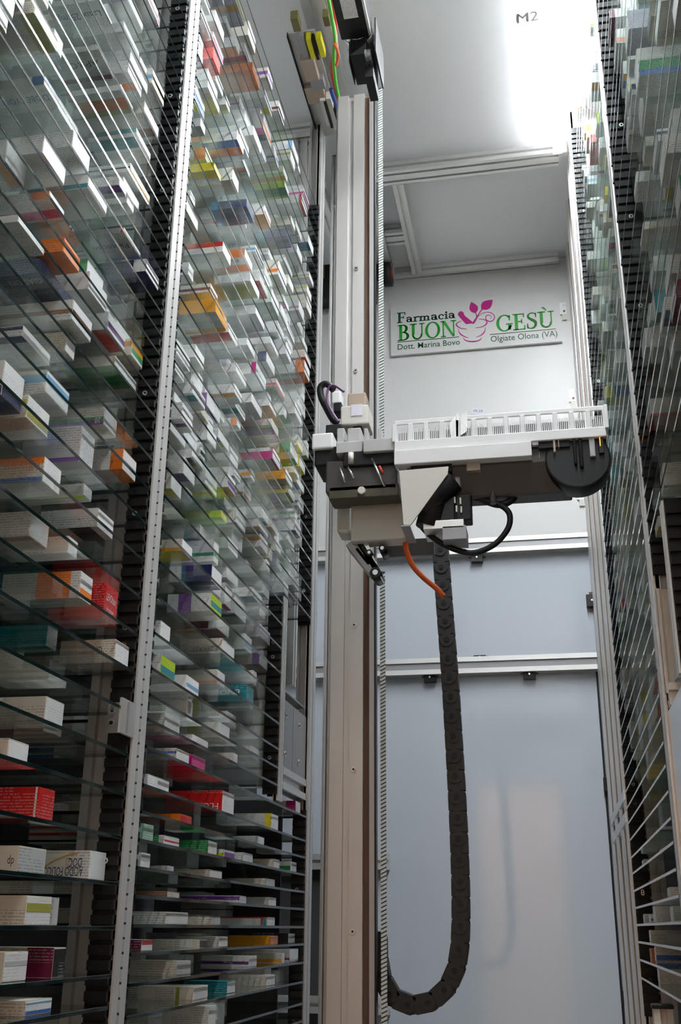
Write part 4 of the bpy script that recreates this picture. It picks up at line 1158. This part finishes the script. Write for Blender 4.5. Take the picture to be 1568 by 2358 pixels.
# everything smaller: one heap of the same kind
V, Fc, UV, M = [], [], [], []
for b in REST:
    v, f, uv, m, loc = box_geo(b)
    k = len(V); V += [tuple(Vector(p) + loc) for p in v]; UV += uv; M += m; Fc += [tuple(i + k for i in q) for q in f]
    ph, s, X, lst = RACKS[b['key']]
    if b['end'] == 'white':
        xw = X + s * (b['xf'] - .0006); e = .0012; k = len(V); W = b['y1'] - b['y0']; z = lst[b['i']][0]
        q = [(xw, b['y0'] + e, z + e), (xw, b['y1'] - e, z + e), (xw, b['y1'] - e, z + b['H'] - e), (xw, b['y0'] + e, z + b['H'] - e)]
        V += q if s < 0 else q[::-1]
        uvq = [(0, 0), (W, 0), (W, b['H']), (0, b['H'])]; UV += uvq if s < 0 else uvq[::-1]
        Fc.append((k, k + 1, k + 2, k + 3)); M.append('white end')
o = bpy.data.objects.new('medicine_boxes', mesh_of('medicine_boxes', V, Fc, UV, M)); COL.objects.link(o)
tag(o, 'the many smaller medicine boxes filling the glass shelves of all racks', 'medicine boxes', None, 'stuff')
print('BOXES', len(BOX), len(vis), len(IND), len(REST))

# ------------------------------------------------------------------ lift mast
MY = 2.38
mast = empty('lift_mast', (-0.44, MY + 0.02, ZF))
mz1 = onY(840, 215, MY).z
bar_z(MB(), ZF, mz1, -0.4455, MY + 0.022, 0.075, 0.044, MASTA, 1, 1, 0.015).build('main_profile', mast)
MB().box(-0.489, -0.4832, MY + 0.010, MY + 0.040, ZF, mz1, ALUD).build('edge_profile', mast)
MB().box(-0.408, -0.394, MY + 0.018, MY + 0.022, ZF, mz1, COPPER).build('cover_strip', mast)
gr = MB().box(-0.394, -0.383, MY + 0.004, MY + 0.03, ZF, mz1, ALUD).box(-0.383, -0.3795, MY + 0.008, MY + 0.03, ZF, mz1, BLACKM)
gr.build('guide_rail', mast)
for u, v in ((812, 1440), (812, 1772), (813, 2145), (812, 855), (812, 620)):
    p = onY(u, v, MY); z = p.z
    MB().cyl((-0.428, MY, z), (-0.428, MY - 0.004, z), 0.0055, STEEL).cyl((-0.428, MY - 0.0035, z), (-0.428, MY - 0.0045, z), 0.0025, BLACK, n=6).build('bolt', mast)
tag(mast, 'tall slotted aluminium lift mast standing in the aisle with bolts', 'mast')
belt = empty('toothed_belt', (-0.365, MY + 0.02, ZF))
def belt_run(z0, z1):
    g = MB().box(-0.371, -0.359, MY + 0.0205, MY + 0.022, z0, z1, DARKH)
    z = z0
    while z < z1 - 0.012:
        g.prism([(0, 0), (0.0125, 0.006), (0.0125, 0.0115), (0, 0.0055)], (-0.3712, MY + 0.0205, z), (1, 0, 0), (0, 0, 1), (0, -1, 0), 0.002, BELTM)
        z += 0.0085
    return g
belt_run(0.96, onY(875, 190, MY).z).build('upper_run', belt)
belt_run(ZF, onY(872, 1310, MY).z).build('lower_run', belt)
tag(belt, 'pale toothed belt running vertically just right of the lift mast', 'belt')

# drive on top of the mast
dr = empty('lift_drive', (-0.37, 2.3, 2.02))
MB().box(-0.412, -0.334, 1.50, 2.06, 2.09, 2.165, BLACKM).build('motor', dr, 0.004)
MB().box(-0.392, -0.356, 1.86, 1.99, 2.087, 2.0895, STEEL).build('rating_plate', dr)
MB().box(-0.340, -0.334, 1.50, 2.05, 2.085, 2.0895, ALUH).build('edge_strip', dr)
MB().cyl((-0.372, 2.06, 2.125), (-0.372, 2.13, 2.125), 0.036, STEEL, n=24).cyl((-0.372, 2.075, 2.125), (-0.372, 2.10, 2.125), 0.039, ALU, n=24).build('gear_stage', dr)
def dp(u0, v0, u1, v1, z0, z1):
    p, q = onZ(u0, v0, z0), onZ(u1, v1, z0)
    return sorted((p.x, q.x)) + sorted((p.y, q.y)) + [z0, z1]
b = MB().box(*dp(806, 128, 858, 192, 2.04, 2.15), BLACK).box(*dp(862, 118, 884, 205, 2.03, 2.14), BLACK).box(*dp(840, 178, 872, 232, 1.99, 2.10), BLACK).box(*dp(803, 142, 818, 196, 2.03, 2.12), BLACK)
b.build('drive_bracket', dr, 0.003)
MB().box(*dp(852, 120, 856, 200, 2.025, 2.035), STEEL).build('edge_strip', dr)
tag(dr, 'black lift motor with silver gear stage and bracket at the mast top', 'motor')

# long guide beam under the ceiling, with the idler wheel at its far end
gb = bar_y(MB(), 0.7, 3.70, -0.540, 2.478, 0.068, 0.036, ALU, 1, 1, 0.02).build('guide_beam', loc=(-0.54, 2.2, 2.46))
tag(gb, 'long aluminium guide beam running back under the ceiling left of the mast', 'beam')
pw = empty('idler_wheel', (-0.50, 3.62, 2.42))
p = onY(893, 630, 3.62)
MB().cyl((p.x - 0.016, 3.62, p.z), (p.x + 0.016, 3.62, p.z), 0.052, BLACK, n=28).build('wheel', pw)
MB().cyl((p.x + 0.016, 3.62, p.z), (p.x + 0.018, 3.62, p.z), 0.02, REDC, n=16).build('hub_cap', pw)
MB().box(p.x - 0.06, p.x - 0.018, 3.58, 3.64, p.z - 0.02, p.z + 0.03, BLACKM).box(p.x - 0.055, p.x - 0.045, 3.58, 3.63, p.z - 0.13, p.z - 0.02, BLACKM).build('wheel_bracket', pw)
tag(pw, 'black idler wheel on a bracket at the end of the guide beam', 'wheel')
q0 = onY(744, 598, 3.66); q1 = onY(768, 692, 3.66)
cb = MB().box(q0.x - 0.03, q1.x + 0.01, 3.64, 3.72, q1.z, q0.z + 0.02, BLACK).build('control_box', loc=((q0.x + q1.x) / 2, 3.68, q1.z), bevel=0.003)
MB().box(q0.x + 0.020, q1.x, 3.638, 3.640, q0.z - 0.04, q0.z - 0.01, PAPER).build('label_plate', cb)
MB().box(q0.x, q0.x + 0.012, 3.635, 3.640, q0.z - 0.105, q0.z - 0.045, OLIVE).build('plug', cb)
tag(cb, 'black control box high on the back wall left of the mast', 'box')

# electronics carriage hanging beside the beam
ez = 2.40
ec = empty('electronics_plate', (-0.55, 2.5, ez))
a = onZ(664, 78, ez); b_ = onZ(735, 305, ez); c_ = onZ(792, 322, ez)
ex0, ex1, ey0, ey1 = (a.x + b_.x) / 2 - 0.003, c_.x, a.y, b_.y + 0.02
MB().box(ex0, ex1, ey0, ey1, ez, ez + 0.006, PCB).box(ex0 - 0.003, ex0, ey0, ey1, ez - 0.012, ez + 0.006, BLACK).build('carrier_plate', ec)
def comp(name, u0, v0, u1, v1, h, m, sx=None):
    p, q = onZ(u0, v0, ez - h), onZ(u1, v1, ez - h)
    x0, x1 = sorted((p.x, q.x)); y0, y1 = sorted((p.y, q.y))
    if x1 - x0 < 0.006: x1 = x0 + (sx or 0.012)
    return MB().box(x0, x1, y0, y1, ez - h, ez, m).build(name, ec, 0.001)
comp('yellow_connector', 704, 92, 727, 135, .028, YELLOW, .022)
comp('yellow_connector', 727, 90, 750, 132, .028, YELLOW, .022)
comp('connector_shell', 716, 90, 736, 138, .02, BLACK, .03)
comp('relay', 668, 44, 694, 72, .03, OLIVE, .03); comp('relay', 742, 40, 762, 60, .03, OLIVE, .025)
comp('terminal_block', 690, 140, 735, 185, .025, TAN); comp('terminal_block', 700, 205, 752, 235, .02, TAN)
comp('terminal_block', 682, 85, 700, 140, .02, GREYPL, .02); comp('capacitor_bank', 712, 186, 750, 205, .022, GREYPL)
comp('plug_row', 736, 232, 756, 290, .03, CREAMM, .018); comp('plug_row', 752, 228, 770, 300, .03, CREAMM, .016)
comp('plug_row', 746, 236, 762, 296, .034, BLACK, .008); comp('plug_row', 766, 250, 782, 306, .03, BLACK, .010)
tag(ec, 'grey electronics plate with yellow connectors hanging under the ceiling beam', 'electronics plate')
def cable(name, label, pts, r, m, cat='cable'):
    o = MB().tube(pts, r, m).build(name, loc=Vector(pts[-1]))
    return tag(o, label, cat)
def zz(pts, z): return [onZ(u, v, z) for u, v in pts]
cable('control_cable', 'green cable hanging along the electronics plate', zz([(752, -25), (764, 40), (771, 90), (768, 130), (773, 190), (782, 240), (785, 290), (792, 330)], 2.34), .0052, GREENC)
cable('control_cable', 'orange red cable beside the green one at the electronics plate', zz([(756, -25), (770, 30), (774, 80), (764, 150), (770, 200), (776, 240), (779, 280)], 2.365), .0045, REDC)
cable('control_cable', 'pinkish cable above the yellow connectors', zz([(744, -30), (756, 15), (767, 50), (772, 75), (776, 110)], 2.35), .0045, PINKC)
cable('control_cable', 'short dark blue cable near the lower end of the electronics plate', zz([(762, 205), (768, 225), (776, 245), (781, 262)], 2.335), .0065, BLUEC)
cable('control_cable', 'thin orange cable right of the green one at the electronics plate', zz([(770, 100), (778, 120), (777, 140), (774, 150)], 2.33), .004, ORANGE)

# ------------------------------------------------------------------ picking arm reaching across the aisle
AY = 2.05
arm = empty('picking_arm', (-0.1, AY + 0.1, 0.84))
# white comb-like tray side
tx0, tx1 = -0.285, 0.152
t = MB()
t.box(tx0, tx1, AY, AY + 0.03, 0.940, 0.962, WPLAST)
t.box(tx0, 0.0, AY - 0.006, AY + 0.03, 0.905, 0.938, WPLAST)
t.box(tx0, tx1, AY + 0.004, AY + 0.008, 1.001, 1.012, WPLAST)
npk = 13; pitch = (tx1 - tx0) / npk
for i in range(npk + 1):
    x = tx0 + pitch * i
    t.box(x - 0.005, x + 0.005, AY + 0.002, AY + 0.010, 0.962, 1.003, WPLAST)
t = t.build('tray_side', arm, 0.0015)
for i in range(npk):
    g = MB(); x = tx0 + pitch * i + 0.005
    wd = pitch - 0.010
    for j in range(6):
        xx = x + wd * (j + .5) / 6
        g.box(xx - 0.0010, xx + 0.0010, AY + 0.010, AY + 0.016, 0.962, 0.992, WPLAST)
    g.box(x, x + wd, AY + 0.022, AY + 0.024, 0.962, 0.990, DARKH)
    g.build('tray_fins', arm)
MB().box(tx1 - 0.002, tx1 + 0.006, AY - 0.004, AY + 0.03, 0.957, 1.010, WPLAST).build('tray_end', arm, 0.0015)
# dark belly
g = MB()
g.prism([(0, .952), (0, .900), (.030, .842), (.075, .838), (.085, .952)], (-0.262, AY + 0.018, 0), (0, 1, 0), (0, 0, 1), (1, 0, 0), 0.34, DARKH)
g.cyl((0.092, AY + 0.012, 0.900), (0.092, AY + 0.070, 0.900), 0.066, BLACKM, n=36)
g.box(-0.26, 0.152, AY + 0.014, AY + 0.10, 0.930, 0.945, BLACK)
g.build('belly_housing', arm, 0.004)
def ap(name, u0, v0, u1, v1, y, d, m, bev=0.001):
    p, q = onY(u0, v0, y), onY(u1, v1, y)
    x0, x1 = sorted((p.x, q.x)); z0, z1 = sorted((p.z, q.z))
    return MB().box(x0, x1, y, y + d, z0, z1, m).build(name, arm, bev)
ap('copper_block', 1073, 1042, 1106, 1082, AY + .008, .03, TAN)
ap('black_block', 1238, 998, 1312, 1028, AY + .006, .03, BLACK); ap('black_block', 1330, 1000, 1345, 1075, AY + .002, .03, BLACK, .004)
ap('black_block', 1318, 1004, 1330, 1068, AY + .002, .03, BLACK, .003)
ap('black_block', 945, 1062, 1040, 1085, AY + .008, .02, BLACK)
ap('grey_clip', 1224, 1000, 1240, 1024, AY + .004, .01, PAPER); ap('tan_post', 1272, 1000, 1280, 1040, AY + .002, .01, TAN); ap('tan_post', 1284, 1006, 1288, 1030, AY + .002, .01, TAN)
ap('sensor_body', 1355, 1005, 1372, 1050, AY + .004, .01, GREYPL); ap('sensor_body', 1376, 1000, 1392, 1042, AY + .004, .01, BLACK)
st = pbr('amber_status_light', (1.0, .35, .02), .4); st.node_tree.nodes['Principled BSDF'].inputs['Emission Color'].default_value = (1, .32, .02, 1)
st.node_tree.nodes['Principled BSDF'].inputs['Emission Strength'].default_value = 3.0
ap('status_light', 1380, 1007, 1383, 1026, AY + .002, .002, st, 0)
ap('slit', 1241, 1040, 1243, 1054, AY + .016, .004, WPLAST, 0); ap('slit', 1264, 1047, 1266, 1062, AY + .016, .004, WPLAST, 0)
# left end of the arm
TRAYG = pbr('light_grey_plastic', (0.50, 0.50, 0.495), 0.45)
ap('drive_block', 724, 1030, 800, 1068, AY + .06, .10, BLACK, .004)
ap('drive_block', 750, 1062, 915, 1125, AY + .03, .10, DARKH, .004)
ap('drive_block', 790, 1040, 915, 1066, AY + .02, .14, BLACK, .003)
ap('base_rail', 757, 1122, 918, 1140, AY + .03, .05, OLIVED, .002)
ap('end_cover', 718, 998, 766, 1031, AY + .05, .10, WPLAST, .004)
for u0, u1 in ((776, 792), (800, 830)): ap('tray_block', u0, 986, u1, 1040, AY + .03, .06, TRAYG, .002)
ap('tray_block', 774, 1018, 834, 1040, AY + .02, .06, TRAYG, .002)
ap('tray_block', 836, 1012, 912, 1036, AY + .01, .06, TRAYG, .002)
for u0, u1 in ((838, 846), (870, 878), (902, 910)): ap('tray_block', u0, 986, u1, 1014, AY + .014, .03, TRAYG, .001)
for (u0, v0, u1, v1) in ((856, 1056, 886, 1120), (905, 1055, 922, 1092), (801, 1075, 816, 1102), (782, 1078, 796, 1112)):
    p, q = onY(u0, v0, AY + .02), onY(u1, v1, AY + .02)
    MB().cyl(p, q, .0028, STEEL, n=10).build('guide_pin', arm)
p, q = onY(873, 1073, AY + .018), onY(882, 1090, AY + .018)
MB().cyl(p, q, .0026, REDC, n=10).build('red_pin', arm)
p = onY(832, 1128, AY + .022); MB().cyl(p, p + Vector((0, .02, 0)), .008, CREAMM, n=14).build('roller', arm)
p = onY(808, 1055, AY + .015); MB().cyl(p + Vector((0, 0, -.012)), p + Vector((0, 0, .012)), .006, CREAMM, n=14).build('roller', arm)
# upper left: beige valve block with cables
ap('valve_block', 800, 906, 842, 945, AY + .16, .05, TAN, .003); ap('valve_block', 784, 935, 848, 975, AY + .15, .07, CREAMM, .004)
ap('rating_label', 808, 932, 834, 956, AY + .148, .002, PAPER, 0); ap('valve_foot', 812, 975, 832, 1000, AY + .16, .05, BLACK, .002)
ap('valve_block', 763, 900, 784, 928, AY + .17, .04, WPLAST, .004); ap('valve_block', 768, 926, 786, 948, AY + .17, .04, BLACK, .003)
ap('valve_foot', 750, 978, 786, 1000, AY + .12, .05, BLACK, .002)
# cream sheet metal brackets
P_ = [onY(u, v, AY - .004) for u, v in ((919, 1084), (929, 1209), (946, 1209), (1031, 1092), (1033, 1074))]
MB().prism([(p.x, p.z) for p in P_], (0, AY - .001, 0), (1, 0, 0), (0, 0, 1), (0, -1, 0), .004, CREAMM).build('gusset_plate', arm, .0008)
f0 = onY(937, 1209, AY - .004)
MB().box(f0.x - .012, f0.x + .006, AY - .005, AY + .10, f0.z - .003, f0.z, GREYPL).build('gusset_flange', arm)
ap('rear_cover', 808, 1135, 934, 1240, AY + .10, .05, CREAMM, .006)
ap('rear_cover', 776, 1128, 806, 1226, AY + .16, .06, CREAMM, .008)
# lower left mechanism with rollers
for (u0, v0, u1, v1, w_, m) in ((806, 1248, 858, 1312, .012, GREYPL), (840, 1246, 872, 1330, .006, STEEL), (826, 1248, 866, 1310, .007, BLACKM), (820, 1262, 850, 1300, .004, BLACK)):
    p, q = onY(u0, v0, AY + .12), onY(u1, v1, AY + .12)
    d = (q - p).normalized(); nn = Vector((d.z, 0, -d.x)) * w_
    MB().prism([((p + nn).x, (p + nn).z), ((p - nn).x, (p - nn).z), ((q - nn).x, (q - nn).z), ((q + nn).x, (q + nn).z)][::-1], (0, AY + .17, 0), (1, 0, 0), (0, 0, 1), (0, -1, 0), .05, m).build('link_plate', arm, .001)
for u, v, r in ((864, 1318, .012), (880, 1262, .008), (850, 1272, .007)):
    p = onY(u, v, AY + .11); MB().cyl(p, p + Vector((0, .06, 0)), r, BLACKM, n=18).cyl(p - Vector((0, .002, 0)), p, r * .5, STEEL, n=12).build('roller', arm)
ap('lower_plate', 884, 1244, 1000, 1276, AY + .20, .01, DARKH)
# motors and plugs under the belly
p = onY(965, 1170, AY + .03); q = onY(1040, 1105, AY + .03)
MB().cyl(p, q, .030, BLACKM, n=22).build('motor', arm)
p = onY(985, 1215, AY + .04); q = onY(1010, 1120, AY + .04)
MB().cyl(p, q, .026, BLACK, n=22).build('motor', arm)
ap('motor_body', 1008, 1110, 1048, 1200, AY + .03, .06, BLACKM, .003); ap('plug', 1048, 1140, 1086, 1196, AY + .03, .04, BLACK, .003)
ap('motor_cover', 1040, 1095, 1062, 1125, AY + .02, .05, GREYPL, .008)
for u, v in ((1045, 1150), (1049, 1170), (1058, 1152), (1060, 1172)): ap('gold_pin', u, v - 6, u + 4, v + 8, AY + .026, .004, CREAMM, 0)
ap('motor_shelf', 974, 1200, 1068, 1214, AY + .02, .08, ALUH, .001); ap('motor_shelf', 1018, 1212, 1074, 1240, AY + .02, .06, GREYPL, .001)
MB().tube([onY(u, v, AY + .05) for u, v in ((1134, 1105), (1134, 1130), (1136, 1160))], .0075, DARKH).build('hose', arm)
# loose bright gripper finger on the tray
for (pts, m) in (([(921, 955), (940, 932), (946, 1000), (932, 1004)], STEEL), ([(944, 940), (961, 930), (964, 975), (950, 985)], STEEL), ([(930, 940), (948, 934), (950, 990), (940, 996)], BLACKM)):
    P_ = [onY(u, v, AY - .002) for u, v in pts]
    y_ = AY + (.002 if m is STEEL else .012)
    MB().prism([(p.x, p.z) for p in P_][::-1], (0, y_ + .006, 0), (1, 0, 0.1), (0.1, 0, 1), (0.25, -1, 0), .006, m).build('gripper_finger', arm)
tag(arm, 'picking arm with white finned tray and dark belly reaching across the aisle', 'picking arm')
cable('black_hose', 'black cable loop hanging below the right half of the picking arm', [onY(u, v, AY + .06) for u, v in ((965, 1205), (990, 1232), (1030, 1258), (1085, 1273), (1135, 1256), (1168, 1220), (1174, 1188), (1160, 1168), (1130, 1156), (1092, 1146), (1066, 1150))], .0062, BLACK)
cable('black_hose', 'short black cable curling up to the underside of the arm', [onY(u, v, AY + .065) for u, v in ((1110, 1150), (1145, 1162), (1172, 1156), (1188, 1138), (1193, 1112))], .0075, BLACK)
cable('black_hose', 'black and purple cable bend above the left end of the arm', [onY(u, v, AY + .14) for u, v in ((768, 898), (752, 884), (738, 892), (740, 915), (752, 940), (766, 965), (778, 974))], .008, BLACK)
cable('control_cable', 'thin purple cable inside the bend above the left arm end', [onY(u, v, AY + .125) for u, v in ((792, 902), (770, 888), (756, 895), (753, 922), (764, 948), (780, 972))], .003, PURPC)
cable('control_cable', 'orange cable dropping from the arm to the cable chain', [onY(u, v, AY + .13) for u, v in ((932, 1236), (936, 1268), (950, 1302), (975, 1330), (1006, 1356), (1022, 1375))], .0058, ORANGE)

# ------------------------------------------------------------------ cable chain
HY = 2.46
ch = empty('cable_chain', (-0.2, HY, -0.15))
cp = [(1012, 1225), (1017, 1300), (1024, 1400), (1032, 1500), (1039, 1600), (1045, 1700), (1051, 1800), (1056, 1900), (1060, 2000), (1062, 2100), (1061, 2160), (1056, 2215), (1040, 2262), (1012, 2298), (975, 2316), (938, 2315), (905, 2297), (884, 2268), (872, 2225)]
pts = [onY(u, v, HY) for u, v in cp] + [Vector((onY(870, 2180, HY).x, HY, onY(870, 2180, HY).z)), Vector((onY(870, 2100, HY).x, HY, onY(870, 2100, HY).z))]
sm = []
for i in range(len(pts) - 1):
    for j in range(10): sm.append(pts[i].lerp(pts[i + 1], j / 10))
sm.append(pts[-1])
acc = [0.0]
for a, b in zip(sm, sm[1:]): acc.append(acc[-1] + (b - a).length)
def at_len(s):
    for i in range(len(acc) - 1):
        if acc[i + 1] >= s: return sm[i].lerp(sm[i + 1], (s - acc[i]) / max(acc[i + 1] - acc[i], 1e-6))
    return sm[-1]
PL = 0.0445; s_ = 0.0
CHM = pbr('black_chain_nylon', (0.020, 0.018, 0.017), 0.5, 0, .4, .3, 500)
while s_ + PL < acc[-1]:
    a, b = at_len(s_), at_len(s_ + PL); d = (b - a).normalized(); nn = Vector((d.z, 0, -d.x)); c = (a + b) / 2
    M = Matrix(((d.x, 0, nn.x, c.x), (d.y, 1, nn.y, c.y), (d.z, 0, nn.z, c.z), (0, 0, 0, 1)))
    g = MB()
    l2 = (b - a).length / 2
    g.box(-l2 - .004, l2 - .006, -0.020, -0.016, -.0182, .0182, CHM, M).box(-l2 - .004, l2 - .006, 0.016, 0.020, -.0182, .0182, CHM, M)
    g.box(-l2 + .004, l2 + .005, -0.0165, -0.013, -.0168, .0168, CHM, M).box(-l2 + .004, l2 + .005, 0.013, 0.0165, -.0168, .0168, CHM, M)
    g.box(-l2 + .002, l2 - .008, -0.016, 0.016, .0165, .0192, CHM, M).box(-l2 + .002, l2 - .008, -0.016, 0.016, -.0192, -.0165, CHM, M)
    for q in (M @ Vector((-l2 + .008, -.020, 0)),):
        g.cyl(q, q + Vector((0, -.0022, 0)), .0160, CHM, n=24); g.cyl(q + Vector((0, -.0022, 0)), q + Vector((0, -.0034, 0)), .0062, BLACK, n=16)
    g.build('chain_link', ch)
    s_ += PL
tag(ch, 'black cable chain hanging from the arm in a u-bend to the mast', 'cable chain')
